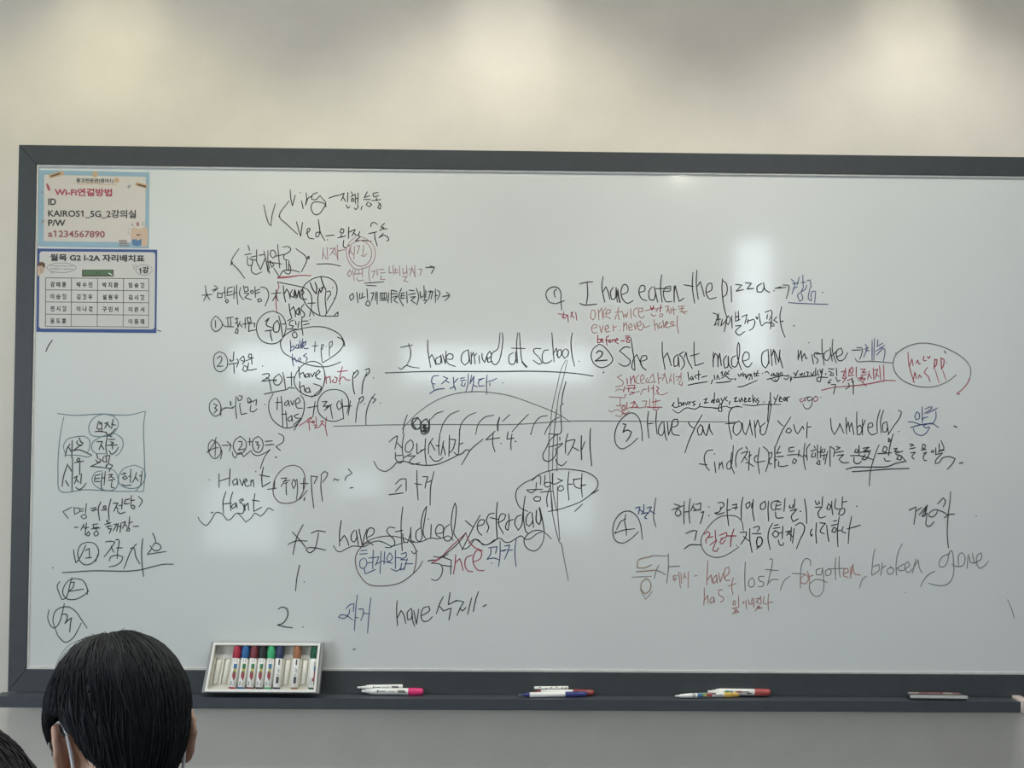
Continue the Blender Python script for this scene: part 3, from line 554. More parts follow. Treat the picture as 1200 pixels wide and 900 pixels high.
50 490 60 555 80 500;65 540 100 510 85 500 75 550 105 555;130 500 115 520 140 530 145 505 125 500;110 545 160 535;180 450 175 520 188 605;70 370 100 365 85 420;100 390 110 430;120 380 125 430;140 375 150 440;130 400 165 395;185 370 240 365;190 390 240 385;220 370 215 410;200 415 265 412;225 420 250 435
#R red small notes under the pizza sentence
T 630 310
w1.3;180 432 265 445;210 455 240 470 265 440 270 505;230 415 225 475;290 430 310 415 290 465;300 440 320 470;335 420 345 490
T 680 325 10.59
215 715 215 815;220 770 255 765 250 805 220 810;260 790 285 775 270 760 260 790 290 810;355 725 325 750 330 845;310 785 350 780;365 780 350 800 375 810 380 780 360 775;400 770 400 805;400 785 425 770;430 790 470 775 455 755 430 790 470 825;505 790 550 785;560 730 610 730;560 755 615 745;580 770 570 800 605 810 610 780 580 770;590 750 590 765;870 355 875 385 910 375 905 350;865 400 920 385;895 390 895 410;1000 340 990 430;985 380 1010 375
#K black second example reading She hasn't made any mistake
T 680 390
w1.5;165 100 115 140 95 200 120 270 180 305 240 290 285 240 260 180 200 115 165 100;w2.2;140 180 165 158 195 175 180 210 130 248 235 240;205 348;w1.6;440 130 390 125 345 160 400 205 440 250 420 285 380 292 340 270;445 45 460 150 475 250 480 330 455 310 465 240 495 190 520 240 545 300 580 328;540 250 585 230 580 200 545 205 530 250 545 300;720 80 722 180 745 325;735 220 765 175 780 220 800 290;855 190 825 220 825 295 855 285 860 200 870 300;910 165 870 190 905 230 915 280 885 325;915 215 930 170 945 240 985 315;1000 80 1000 190 1010 290 1085 265;965 205 1045 182
T 800 390
w1.7;270 170 268 300;265 250 285 180 305 200 310 300;310 240 325 180 340 290;385 200 360 240 370 310 395 300 400 205 410 290 435 315;470 200 435 220 435 290 465 300 490 240 500 110 490 85 480 130 485 230 515 325;525 250 580 230 580 180 550 170 525 230 550 290 580 300 610 262;740 150 700 180 700 280 730 310 755 260 750 145 760 270;775 145 785 290;785 200 800 145 820 280;810 160 845 260 855 150;850 200 880 310
T 930 390
40 150 40 240;40 230 65 155 75 250;75 220 95 180 110 230 120 220;160 190 175 275;133 88;230 180 190 175 180 200 215 240 200 270;250 55 250 150 268 285;195 185 265 185;310 150 270 180 275 235 300 240 325 190 320 130 340 250;345 55 340 150 375 265;340 200 380 160;375 215 430 180 420 135 385 150 375 200 400 245 440 235 475 175;w1.4;512 152 590 150;555 130 600 135 600 180 580 235
#B navy Korean word after the mistake sentence
T 930 390
w1.4;630 100 645 130 615 215;625 145 660 130;635 160 665 155;690 65 690 240;710 50 705 240;740 60 735 120 785 90;720 165 800 110;730 195 780 140;760 130 800 145 790 250
#k grey connector and oval note ring at the right
T 930 390
w1.4;540 225 560 250 680 250 870 265
T 1030 390
680 370 600 430 500 470 400 478 300 460 200 410 140 340 125 270 150 190 230 130 330 95 430 92 550 120 680 180 760 240 805 310 805 370 780 440;148 178;595 262
#R red notes inside the grey oval and its red tail
T 1030 390
w1.6 800 400 780 440 740 490 685 535 710 540;w1.5;255 170 258 240 270 310 310 440;265 300 290 230 300 290;325 270 340 240 350 275 365 270;w1.8 395 205 390 240 415 245;w1.8 425 210 440 225 450 205;w1.5;300 430 315 345 330 400;345 400 355 370 375 395;425 305 400 350 430 380 450 430;w2 490 230 485 320;490 240 510 235 505 280 490 300;w1 495 325 510 380 530 440;w2 545 220 550 320;550 225 570 235 565 290 550 320;w1 560 330 590 415
#r faded red notes starting with since under the mistake sentence
T 680 390
w1.3;365 370 325 390 375 430 370 460 310 475;515 370 490 400 495 440 520 445;530 420 560 400 550 365 530 390 535 440 560 445;590 395 575 430 590 440 605 410;610 400 640 360 650 440;600 440 660 430;680 350 690 450;690 400 715 395;720 370 745 365 720 420;740 350 765 450;800 360 780 440;790 400 805 430;820 360 825 450;840 390 880 380 850 420;885 350 885 410;880 420 865 450 895 465 895 430;310 510 340 495 380 505;490 520 520 515;530 545 550 500 585 495;660 530 720 545 770 525;255 562 390 570;395 570 350 570 350 650;315 640 395 635;545 600 585 600 570 650;250 680 270 695 320 675 370 690 440 655 520 660 600 650 650 660 690 650;310 725 350 735 380 700 410 725;610 580 610 650;640 560 645 655;665 580 660 655
#R red overwritten notes under the mistake sentence
T 680 390
w1.3;410 400 415 450;440 385 445 450;445 420 470 375 480 440;390 470 380 520;410 465 480 460 470 500;400 490 490 485;425 480 425 520;440 520 480 525 430 545;400 540 390 560;600 465 600 520;640 460 645 555;620 490 645 485;670 470 690 490 670 510 690 530;385 640 360 660 375 680 400 660 385 640;410 610 410 665;440 620 480 605 460 650;445 660 510 650;470 600 500 645;630 610 700 595;590 655 720 655;360 690 385 715 430 690;640 670 665 680 690 665
T 930 390
415 345 450 335 430 400;440 370 465 395;455 310 460 370;490 320 485 370;515 300 495 330 510 360 525 330 510 300;550 300 550 390;480 380 530 370;590 320 630 320 600 350 640 345;590 375 640 365;600 385 590 410 630 400 610 430;430 440 460 400 430 400;470 420 520 400;560 400 610 390 570 420;665 335 650 410;660 360 685 400;700 310 705 410;710 330 740 320 715 400;725 360 750 385;755 290 765 410;790 280 795 415;w1.8 430 472 560 462 680 445 800 420 895 420;w1.2 245 505 350 480 430 472;590 420 640 470
80 575 55 590 65 610 95 590 95 570 105 600;195 555 175 580 185 605 210 590 210 565 190 558
#K black small underlined time words last, when, ago, yesterday under the mistake sentence
T 800 390
w1.4;45 345 55 420;85 380 65 400 80 415 90 390 95 415;120 370 105 385 120 400;140 335 140 415;125 370 160 365;165 395 185 385 215 380;w1.8 48 460 120 445 215 430;w1.4;265 410 250 450;275 370 285 410;300 410 305 370 325 410;335 355 350 340 345 375 360 370;375 345 365 370 385 365 380 340;410 330 390 360 410 365;340 400 380 380 410 405 445 405;w1.8 295 440 360 435 425 425;465 400 460 415;w1.4;485 360 500 385 515 355 525 380;530 345 535 385;535 370 550 360 552 390;560 380 580 365 565 395;585 360 595 385 600 360 610 385;630 345 635 385;660 330 645 380 670 375;620 360 670 355;560 405 560 385;585 415 588 395;610 410 608 390;485 475 530 470 590 445 655 418;700 355;720 350 740 340 760 360;790 355 775 375 795 380 800 355 810 385;830 350 815 375 835 380 840 350 845 400 830 425 810 410;865 345 850 365 870 375 875 350;740 410 800 395 880 375;770 400 820 430 850 390;880 370 905 380 930 370;890 400 915 410 930 380;945 380 950 430;960 385 955 415
T 930 390
w1.6;0 350 25 375;40 330 10 385;60 365 80 355 70 375 50 365;95 350 90 380;110 345 130 345 120 380 140 380;150 350 165 380 180 340;195 310 190 375;215 330 205 365 225 370;230 320 240 355 255 315 235 430 205 425 210 395 300 392;w2 0 395 100 385 200 375;w1.4;285 355 280 370;305 315 355 320;310 340 330 345;335 350 320 375 350 375 345 350;375 310 380 380;330 410 300 440 325 440;370 390 390 430 410 415;330 455 370 455 350 540;480 440 490 470 455 495;525 420 525 540;510 400 520 440;w1.1 105 570 150 560 120 575 130 600 160 585 165 565 160 630 130 668 100 660 80 625;240 565
T 1030 390
w2 575 160 588 180
#K black small wavy underlined words 2 hours, 2 days, 2 weeks, 1 year
T 680 390
w1.5;805 645 825 610 815 640 830 655 880 645;860 570 865 640;865 620 885 610 890 640;905 610 895 635 915 630 905 610;920 610 935 635 945 605;955 605 958 635;960 615 975 605;1010 600 985 610 1010 630 990 640;1055 620 1045 645
w1.3 810 675 860 705 930 660 1010 670 1050 650 1100 655 1200 660
T 800 390
w1.5;185 590 215 575 190 620 225 610;255 600 290 590;280 525 275 620;265 585 250 610 280 610;305 580 295 610 320 600 315 580 325 620;335 575 350 600;370 565 340 640 345 690 320 690 315 650 350 610;390 560 375 585 395 600;415 600 410 630;450 580 475 565 455 605 490 600;495 580 505 610 520 570 530 605;540 595 560 580 545 570 545 610 570 600;575 590 595 580 585 570 580 605 600 600;615 545 620 615;620 590 640 570;620 590 650 610;665 575 645 590 670 600 655 630;712 608;w1.7 770 525 772 640;w1.5;800 565 815 590;840 545 805 625;845 590 870 575 855 560 850 600 875 605;900 565 880 585 895 600 905 570 910 600;915 565 920 605;915 575 940 560;w1.2 240 655 300 665 380 645 420 660 480 645 520 655;530 630 620 640 700 630 860 630
#K black third example reading Have you found your umbrella
T 710 470
w1.6;280 325 220 380 140 420 90 380 78 290 120 180 190 115 240 105 290 150 315 250 320 350;w2.2;148 200 175 205 150 275 185 255 225 270 210 310 180 355;w1.7;375 90 365 180 378 325;445 90 440 180 450 290;365 200 415 195;500 180 470 220 465 290 490 305 510 270 510 185 520 290 535 345;540 185 550 300 585 200;570 235 630 210 630 160 595 165 575 220 590 290 645 302;725 180 740 215 775 240;845 122 790 220 730 350 695 455;830 210 805 250 815 300 840 290 850 230 830 205;850 220 865 280 885 305 910 200 915 250 940 295
T 850 470
130 50 70 55 35 100 30 200 55 335;0 200 80 195;120 175 80 200 70 270 100 303 135 260 140 195 115 175;150 190 160 270 180 295 215 190 215 165 225 240 240 300;255 170 265 320;260 240 285 165 305 230 310 265;350 190 310 230 310 285 340 295 370 220 405 30;375 80 385 0 370 180;460 170 480 195 510 220;575 140 500 260 440 400;550 240 530 270 560 280 580 260 560 235 540 250;600 205 615 260 635 290 680 220 690 250;720 185 715 325;720 230 755 225;925 150 935 250 960 295 1000 220 1005 195 1040 280
T 990 470
10 145 15 290;15 240 30 180 45 270;45 230 60 190 80 295;105 95 105 200 110 295;110 230 135 210 150 250 130 295 110 290;155 160 155 300;155 230 180 165;205 235 245 220 240 190 210 200 205 260 235 295 275 285;310 75 285 170 285 285;340 80 315 170 320 280;370 180 335 200 335 270 360 270 375 230 370 190 385 290;468 80 495 95 485 140 430 220 380 298;475 268;w2 960 220 985 228
#B navy crossed out Korean word after the umbrella sentence
T 990 470
w1.4;630 100 615 140 630 165 655 150 650 105 630 95;680 50 680 165;555 182 600 185 690 210 760 195 825 232;w2 580 232 650 212 720 200 780 200;w1.4;705 70 760 50 765 60 700 110;720 110 815 60;680 190 690 150 730 140;800 90 800 150 770 200;600 240 620 280 670 303 710 285 745 235;690 215 710 235 745 225
#K black Korean line starting with find under the umbrella sentence
T 710 470
w1.6;940 428 890 440 865 490 880 570 910 610;820 552 890 560;955 535 965 630;955 465;1000 540 995 600;1000 570 1020 535 1030 595
T 850 470
45 520 15 550 15 595 40 595 60 520 70 390;55 450 50 560 80 640;150 410 110 440 90 510 95 580;180 400 195 425;140 460 200 440 140 540;165 490 195 520;215 440 205 610;205 490 230 470;180 545 210 535;200 540 250 575;275 480 255 500 265 535 350 525;265 480 280 480;300 410 285 520 300 640;330 400 375 440 380 530 355 620;385 460 410 450 405 490 385 520 390 555 410 550;w2 435 400 435 590;w1.6;435 520 455 515;480 395 450 460 490 450;450 490 515 485;470 530 465 570 500 575 550 565;605 405 560 415 560 445 605 440;545 475 640 468;605 505 590 540 610 550 625 520 605 505;650 430 640 490;645 470 680 490;700 370 690 460 690 530 705 605;690 470 720 495;745 375 715 420 720 520;780 395 790 415;750 440 800 425;770 450 755 490 790 490 790 455;810 385 810 510;840 400 835 500;810 450 835 445;820 520 800 550 830 560 830 520;860 420 840 450 870 450 875 420;840 480 890 470;870 475 865 520;900 440 890 480 875 555;920 400 920 575;925 400 960 430 950 490;975 400 1010 410 975 430;960 455 1040 440;980 480 1040 470 1000 510;1000 515 1030 540 1085 540
T 990 470
w1.8;100 420 85 450 110 455 115 425;125 390 125 480;50 480 130 480 250 515;80 495 85 540 120 550 145 530;160 415 215 405 165 440 210 435;180 470 150 510 180 515 210 475;225 430 200 500;130 450 220 445;w1.4 300 385 260 490 225 620 215 745;w1.7;345 400 330 440 360 450 370 410 345 398;425 290 395 400 385 480;w2 290 462 410 455;w1.7;345 500 360 525 400 525;385 330 385 360 405 345 385 325;430 420 460 415 435 445 470 440;445 460 510 440;475 480 455 510 490 515 500 480;450 470 490 480 530 520;w2 10 600 80 582 250 580 380 575 440 550 540 528;w2 65 620 200 612 380 598 565 592;w1.6;570 375 605 385 575 400;570 420 620 410;580 455 620 450 590 490 610 510;685 385 680 415 705 415 705 385 685 380;670 430 715 425;690 460 720 450 690 490 700 525 720 520;770 430 760 450 780 450 785 430;800 410 800 470;830 375 830 435 870 420 845 345;820 445 875 430;795 470 860 455;860 455 800 520 795 550 830 540 860 500 920 488 970 505 950 545 900 600;w2 1005 548 1040 540
#K black fourth example with circled four and Korean explanation in two lines
T 710 570
w1.4;285 400 220 460 150 498 90 480 62 420 75 310 140 230 210 218 270 260 305 340 320 465;175 245 165 300 178 380 180 430;175 285 130 310 95 380;90 395 75 415 150 385 255 372;440 100 425 200 420 280 440 355;w1.7;600 155 650 170;580 205 680 170;630 200 610 235 630 260 660 240 645 205 625 200;690 130 685 240 688 330;740 108 730 220 738 325;690 225 730 220;775 150 745 215;765 175 790 210;790 160 835 145 830 215;770 215 830 200;835 230 860 220 845 280 828 330;905 180;905 258;985 145 1020 140 1040 160 1010 200;1010 180 1000 220 955 235 985 245 1040 230;1070 110 1065 220 1080 345;1065 215 1100 200;1110 165 1150 155 1140 205;1110 190 1160 185;700 415 760 390 800 390 780 475;w2 690 548 740 515 835 515
T 850 570
w1.7;155 95 140 180 140 290;215 135 180 160 190 195 215 170 215 135;235 145 230 190;245 115 240 220 255 305;350 130 310 160 310 200 345 195 355 150 345 128;380 130 375 200 380 305;420 135 405 150 410 200 440 210;425 130 470 125;450 150 440 200 490 200;455 170 490 160;450 130 490 140;525 105 515 220;440 225 450 275 510 275;570 165 560 185 590 190 595 160;610 110 605 195;570 215 630 200 580 265 595 310 640 285;w2.2 660 220;w1.7;695 110 710 200 715 325;790 125 800 160 830 150 820 130;855 90 850 170;790 185 850 180 815 230 830 275 880 265;905 160 890 195 915 205 925 170 905 150;935 130 935 180 945 250;970 110 965 190 1000 200;1030 90 1025 190;1025 140 1070 130;1010 205 995 245 1030 250 1050 215 1045 195 1000 200;w2.2 1155 175;w1.7
130 405 185 400 180 440 135 510;160 440 210 480;215 370 215 470 235 580;245 365 290 350 300 365 280 400;235 415 315 415;w2.4 285 450 275 480 280 530 310 520 325 480 310 445 280 450;w2 310 520 275 548;w1.7;415 325 385 380 375 460 395 555;430 345 465 335;420 370 480 360;440 385 415 420 440 450 465 430 460 400 435 390;470 410 500 405;505 350 500 460;465 470 480 515 505 515 510 495;530 400 575 390 540 430;550 405 590 440;580 360 575 480;605 370 590 500;615 345 660 320 695 350 690 400 660 460 625 548;w2 760 375 748 410 755 438 765 420;w1.7;800 320 795 420 802 500;830 320 880 325 850 360 835 400 870 415;890 340 900 430 910 485;950 305 980 300;930 345 990 330;950 365 935 395 965 405 975 370 950 360;1000 265 985 400 990 530;985 390 1015 385;1035 355 1025 395 1060 410;1110 265 1090 370 1080 505;1070 375 1120 360 1190 340
#B navy small word beside the circled four
T 710 570
w1.8;260 190 300 180 285 245;300 205 330 230;335 160 330 240;310 240 370 230 340 275 360 285;360 190 400 180 375 235;385 210 430 240
#N brown oval ring in the explanation
T 710 570
w1.3;870 395 840 450 840 520 880 590 950 622 1020 618 1100 580 1170 530;870 395 940 310 1010 265 1080 255 1150 265 1195 310 1208 390
#R red word inside the brown oval ring
T 710 570
w1.7;865 420 895 395 915 420 880 470 880 500;900 450 940 440;960 385 965 470;915 515 975 470 945 540 940 565 970 570 990 540;1000 430 1060 405 1060 440 1010 460;1030 450 1000 490 1020 505 1050 470;w2 1125 375 1100 460 1095 530;1060 435 1145 435;1150 520
#O ochre Korean syllable at the start of the faded verb list
T 710 570
w1.7;405 615 330 630 285 650 275 715 340 715 400 690;265 750 330 745 440 735
T 730 625
200 400 165 430 160 490 195 528 235 500 245 440 220 405 195 400
#g grey faint strokes and list reading lost, forgotten, broken, gone
T 730 625
w1;250 195 395 200;80 385 250 378;150 490 200 580 260 510
T 710 570
w1.4;465 690 440 750 425 810;445 735 480 750 525 778;w1.7 548 590 550 700 535 850;w1.4;550 705 650 700
T 870 620
w1.5;25 290 20 420 25 545;80 430 55 460 60 505 95 505 105 460 85 425;190 415 145 420 145 450 185 470 180 500 140 508;240 262 265 265 260 320 235 430 220 495;205 355 315 365;225 480 260 445 315 445;415 415 370 450 345 500 335 540;600 320 595 275 560 258 525 300 510 400 510 520;435 390 545 395;690 345 650 360 650 400 690 400 705 340 715 450 710 540 670 590 630 585 595 540 590 490 640 445 700 450 745 470;760 350 730 370 735 410 770 400 780 365 755 345;820 250 815 350 820 445;850 240 850 340 858 425;770 350 900 345;1090 415 1055 440 1030 520
T 1010 620
115 175 100 240 85 400;100 330 150 310 150 360 90 405;180 295 165 410;170 350 210 320;260 335 225 355 230 390 265 390 280 355 250 330;355 130 320 200 300 320 305 405;305 345 370 305;310 345 340 365 370 360;375 350 420 320 405 285 380 310 385 365 415 380 445 345;475 260 460 320 445 385;460 330 495 270 505 340 530 385;640 370 590 395 550 440 515 505;770 215 710 240 680 290 685 330 720 330 750 290 770 200 790 188 800 220 805 300 808 370 790 440 740 490 660 495 585 475;790 310 850 330 895 310 905 240 880 205 850 230 850 320;935 220 925 345;945 240 955 290 980 300;970 210 985 290;985 300 1050 260 1050 210 1015 230 1010 310 1040 345 1080 320 1115 280;382 558
T 1040 640
1055 470 1090 550 1115 640
#r faded red have, has and Korean words of the verb list
T 730 625
w1.3;440 375 480 370;445 380 440 405 470 405;460 390 450 420;490 340 505 480;510 350 515 440;545 345 530 400;540 370 560 395;575 335 572 480;630 375 650 372;w1.5;745 240 740 350 735 455;740 410 775 365 785 440;815 370 790 400 800 440 825 410 820 365 830 440;840 350 855 430 880 350;885 390 930 350 930 295 900 310 890 380 910 415 945 410;715 480 715 560 710 630;715 590 745 545 750 615;785 560 765 590 775 615 800 590 795 560 805 610;875 495 840 500 845 540 885 570 875 595 855 605;970 390 955 470 965 535;925 465 995 440;w1.4;975 595 965 625 985 630 990 600 970 592;1015 548 1018 650;960 660 1010 650;960 710 1000 665 980 700 1015 690;975 665 1020 690
T 870 620
0 640 15 640 10 660;30 625 35 700;55 620 60 660 100 655;100 610 100 690;85 605 80 660;120 615 155 605 120 640 150 655;160 590 165 660;110 720 150 670 140 700 175 690;130 680 165 695;190 590 185 650 215 660;230 570 225 640 230 715;225 650 270 640;w1.7;540 405 515 430 520 475 560 475 580 430 555 400 540 405;570 370 585 420 590 480;585 420 620 405;890 390 930 375 925 345 895 355 890 410 930 425;w2 950 335 950 430;955 400 970 310 985 390 1035 405
#K black tall Korean word at the right edge
T 1020 570
w1.6;340 208 400 180 395 250 382 335;405 215 450 185;w2;430 250 500 165;455 265 500 165 480 250;w1.6;465 265 500 235 490 340 520 350 560 310;520 230 515 260 545 268 580 240 590 205 560 205 520 230;590 155 640 100 660 130 640 180;590 205 640 225 680 250;740 243 690 248 650 275;705 45 700 130 685 240 675 400 685 540;930 262
#P pale pink ringed note and line at the top
T 360 200 6.667
w1.2;125 605 118 690;122 640 150 690;155 600 160 690;175 610 215 605 180 660;195 630 220 660;215 600 240 700;235 580 240 690;240 630 270 620;240 625 300 615;420 545 350 570 325 640 345 700 400 745 460 735 495 690 500 620 470 570 420 545;380 515 330 560 305 630 330 720 380 770 450 760 500 735 530 670 520 590 480 545 420 515;340 590 330 650;335 620 360 660;370 590 365 690;390 590 410 585 390 650;440 580 435 660;420 660 440 670 465 650;490 740 480 800 490 870;330 780 315 810 330 830 345 800 330 775;355 775 365 860;375 780 370 810 395 805;405 780 400 810 425 800;430 760 430 830;385 840 400 860 440 855;505 790 530 780 510 840;545 770 548 820;560 775 600 770;570 800 610 795;580 820 570 850 610 850;640 745 640 800 665 795;670 740 675 810;690 760 685 800 710 795;690 780 710 775;720 745 725 820;745 760 750 810 775 790;775 740 780 810;740 830 780 825 755 860 790 870;795 770 820 765 800 820;815 750 845 830;840 740 840 830;870 770 895 770 880 820
#K black Korean question at the top with arrows
T 360 200 6.667
925 755 990 755;960 745 995 755 970 805;w1.1;75 730 170 728 260 745;445 880 600 868;460 895 540 900
T 370 310 6.667
w1.5;290 225 265 250 275 280 295 260 290 225;320 215 330 300;345 225 340 265 365 260;365 220 360 260 385 250;400 190 405 270;405 280 390 310 415 325 425 300 405 280;430 225 455 220 435 285;470 215 465 280;480 215 480 310;505 220 505 265 550 260 550 220 505 225;520 225 520 260;535 225 535 260;500 280 560 275;570 220 565 300;590 200 590 300;595 200 635 210;590 230 640 225;600 255 640 245 610 280 640 300;670 185 650 250 685 325;670 225 665 265 695 260;670 225 695 220;670 245 695 240;710 210 715 300;730 200 770 205;725 235 780 225;740 255 780 250 745 280 780 305;785 185 805 250 790 315;815 210 820 260 840 245;845 165 850 270;860 200 860 260;840 280 870 275 850 305;875 215 900 205 880 275;900 215 915 208 900 270;935 190 935 300;935 245 950 240;950 200 970 220 950 275;990 250 1045 240;1020 215 1045 240 1010 285
'''
def ribbon(b, pts, w, y):
    """flat pen stroke in board-picture units (pixels of the board's own grid)"""
    n = len(pts)
    L, Rr = [], []
    for i, p in enumerate(pts):
        t = pts[min(i + 1, n - 1)] - pts[max(i - 1, 0)]
        if t.length < 1e-9: t = Vector((1, 0))
        t.normalize(); nn = Vector((-t.y, t.x))
        s = i / max(1, n - 1)
        ww = w * .5 * (0.86 + .2 * math.sin(math.pi * min(1, max(0, s))) )
        L.append(p + nn * ww); Rr.append(p - nn * ww)
    lv = [b.verts.new(on_y(p.x, p.y, y)) for p in L]; rv = [b.verts.new(on_y(p.x, p.y, y)) for p in Rr]
    for i in range(n - 1):
        b.faces.new((lv[i], lv[i + 1], rv[i + 1], rv[i]))
    for p in (pts[0], pts[-1]):
        disc(b, p, w * .44, y)
def disc(b, p, r, y):
    b.faces.new([b.verts.new(on_y(p.x + r * math.cos(k * math.pi / 4), p.y + r * math.sin(k * math.pi / 4), y)) for k in range(8)])
def split_corners(pts):
    segs, cur = [], [pts[0]]
    for i in range(1, len(pts) - 1):
        cur.append(pts[i])
        a, c = pts[i] - pts[i - 1], pts[i + 1] - pts[i]
        if a.length > 1e-6 and c.length > 1e-6 and a.angle(c) > R(88):
            segs.append(cur); cur = [pts[i]]
    cur.append(pts[-1]); segs.append(cur)
    return segs
yoff = -.00025
def near_groups(strokes, gap):
    """indices of strokes gathered into words: strokes closer than gap belong together"""
    par = list(range(len(strokes)))
    def find(i):
        while par[i] != i: i = par[i]
        return i
    bb = [(min(p.x for p in s), max(p.x for p in s), min(p.y for p in s), max(p.y for p in s)) for s, _w in strokes]
    for i in range(len(strokes)):
        for j in range(i):
            a, c = bb[i], bb[j]
            if max(a[0] - c[1], c[0] - a[1], a[2] - c[3], c[2] - a[3]) > gap or find(i) == find(j): continue
            if any((p - q).length < gap for p in strokes[i][0] for q in strokes[j][0]): par[find(i)] = find(j)
    out = {}
    for i in range(len(strokes)): out.setdefault(find(i), []).append(i)
    return list(out.values())
for blk in INKDATA.strip().split('#')[1:]:
    lines = blk.strip().split('\n')
    ck, lab = lines[0][0], lines[0][2:]
    tx = ty = 0.0; ts = 7.5; wd = INKW
    strokes = []
    for ln in lines[1:]:
        if ln.startswith('T '):
            a = [float(v) for v in ln.split()[1:]]
            tx, ty, ts = a[0], a[1], (a[2] if len(a) > 2 else 7.5); wd = INKW
            continue
        for st in ln.split(';'):
            tk = st.split()
            if not tk: continue
            if tk[0][0] == 'w':
                wd = INKW * (1 + INKV * (float(tk[0][1:]) / 1.5 - 1)); tk = tk[1:]
                if not tk: continue
            v = [float(q) for q in tk]
            pts = [Vector((tx + v[i] / ts, ty + v[i + 1] / ts)) for i in range(0, len(v) - 1, 2)]
            if len(pts) == 1: strokes.append((pts, wd)); continue
            path = []
            for sg in split_corners(pts):
                path.append(catmull(sg, 5) if len(sg) > 2 else [sg[0].lerp(sg[1], k / 4) for k in range(5)])
            strokes.append(([p for sg in path for p in sg], (wd, path)))
    for grp in near_groups(strokes, GAP):
        b = bmesh.new()
        for i in grp:
            pts, wd_ = strokes[i]
            yoff -= 1.5e-7
            if len(pts) == 1:
                disc(b, pts[0], wd_ * .62, yoff); continue
            for sg in wd_[1]: ribbon(b, sg, wd_[0], yoff)
        b.normal_update()
        for f in b.faces:
            if f.normal.y > 0: f.normal_flip()
        o = wb_part('handwriting', b, M['ink' + ck])
        o['label'] = lab

# ------------------------------------------------------------------ the two sheets taped to the board
def sheet(name, quad, m, label, cat, thick=.0006):
    """a sheet of paper; quad = corner points TL TR BR BL of the board grid"""
    pts = [on_y(x, y, -thick) for x, y in quad]
    c = sum(pts, Vector()) / 4
    c.y = 0
    t = empty(name, c, label, cat)
    b = bmesh.new()
    fv = [b.verts.new(p - c) for p in pts]; bv = [b.verts.new(Vector((p.x, -.0001, p.z)) - c) for p in pts]
    b.faces.new(list(reversed(fv))); b.faces.new(bv)
    for k in range(4): b.faces.new((fv[k], fv[(k + 1) % 4], bv[(k + 1) % 4], bv[k]))
    bmesh.ops.recalc_face_normals(b, faces=b.faces)
    bm_obj('paper', b, m, t, False)
    return t, c
def flat(name, polys, m, t, c, depth, label=None, T=(0, 0, 1.0)):
    """printed flat shapes; polys in sheet-picture units"""
    b = bmesh.new()
    for pl in polys:
        f = b.faces.new([b.verts.new(on_y(T[0] + x / T[2], T[1] + y / T[2], -depth) - c) for x, y in pl])
        f.normal_update()
        if f.normal.y > 0: f.normal_flip()
    o = bm_obj(name, b, m, t, False)
    if label: o['label'] = label
    return o
def rect(x0, y0, x1, y1): return [(x0, y0), (x1, y0), (x1, y1), (x0, y1)]
def ell(cx, cy, rx, ry, n=20): return [(cx + rx * math.cos(2 * math.pi * k / n), cy + ry * math.sin(2 * math.pi * k / n)) for k in range(n)]
def line(x0, y0, x1, y1, w):
    d = Vector((x1 - x0, y1 - y0)); nn = Vector((-d.y, d.x)).normalized() * w / 2
    return [(x0 + nn.x, y0 + nn.y), (x1 + nn.x, y1 + nn.y), (x1 - nn.x, y1 - nn.y), (x0 - nn.x, y0 - nn.y)]
def text_mesh(body, bold=0.0):
    c = bpy.data.curves.new('t', 'FONT'); c.body = body; c.offset = bold; c.resolution_u = 3
    o = bpy.data.objects.new('t', c); COL.objects.link(o)
    dg = bpy.context.evaluated_depsgraph_get()
    me = bpy.data.meshes.new_from_object(o.evaluated_get(dg))
    bpy.data.objects.remove(o)
    return me
def text(body, x0, y0, x1, y1, m, t, c, depth, T, bold=0.02, name='printed_text', slope=0.012):
    """printed words fitted into the box x0..x1, y0 (top)..y1 (baseline) of the tile"""
    me = text_mesh(body, bold)
    xs = [v.co.x for v in me.vertices]; ys = [v.co.y for v in me.vertices]
    mx, Mx, my, My = min(xs), max(xs), min(ys), max(ys)
    for v in me.vertices:
        u = x0 + (v.co.x - mx) / (Mx - mx) * (x1 - x0)
        q = y1 - (v.co.y - my) / (My - my) * (y1 - y0) + slope * (u - x0)
        v.co = on_y(T[0] + u / T[2], T[1] + q / T[2], -depth) - c
    me.name = name
    me.materials.clear(); me.materials.append(m)
    me.update()
    o = link(name, me, t)
    return o
T1 = (20, 180, 6.6667)
pk = P('print_black', (0.03, 0.03, 0.03)); pr = P('print_crimson', (0.42, 0.075, 0.11)); pmar = P('print_maroon', (0.3, 0.09, 0.1))
tan = P('print_tan', (0.55, 0.38, 0.22)); skin_p = P('print_skin', (0.6, 0.44, 0.33)); blue_p = P('print_book_blue', (0.1, 0.2, 0.36)); grey_p = P('print_grey', (0.3, 0.3, 0.29)); brn = P('print_brown', (0.13, 0.08, 0.05))
s1, c1 = sheet('network_notice', [(45.2, 199.0), (175.2, 202.0), (174.4, 291.0), (44.6, 288.6)], P('sheet_light_blue', (0.29, 0.43, 0.52), noise=0.03, nscale=20),
               'light blue bordered notice sheet with crimson heading taped in the board\'s top left corner', 'notice')
flat('paper_panel', [[(212, 165), (1005, 182), (1000, 694), (208, 684)]], P('sheet_cream', (0.63, 0.585, 0.53)), s1, c1, .0008, T=T1)
text('중고전문관(영어\U0001D7E3)', 462, 192, 752, 232, pk, s1, c1, .0012, T1, .025)
text('Wi-Fi연결방법', 292, 268, 742, 330, pr, s1, c1, .0012, T1, .035)
text('ID', 243, 350, 305, 402, pk, s1, c1, .0012, T1, .03)
text('KAIROS\U0001D7E3_5G_2강의실', 242, 432, 930, 500, pk, s1, c1, .0012, T1, .02)
text('P/W', 242, 515, 378, 566, pk, s1, c1, .0012, T1, .025)
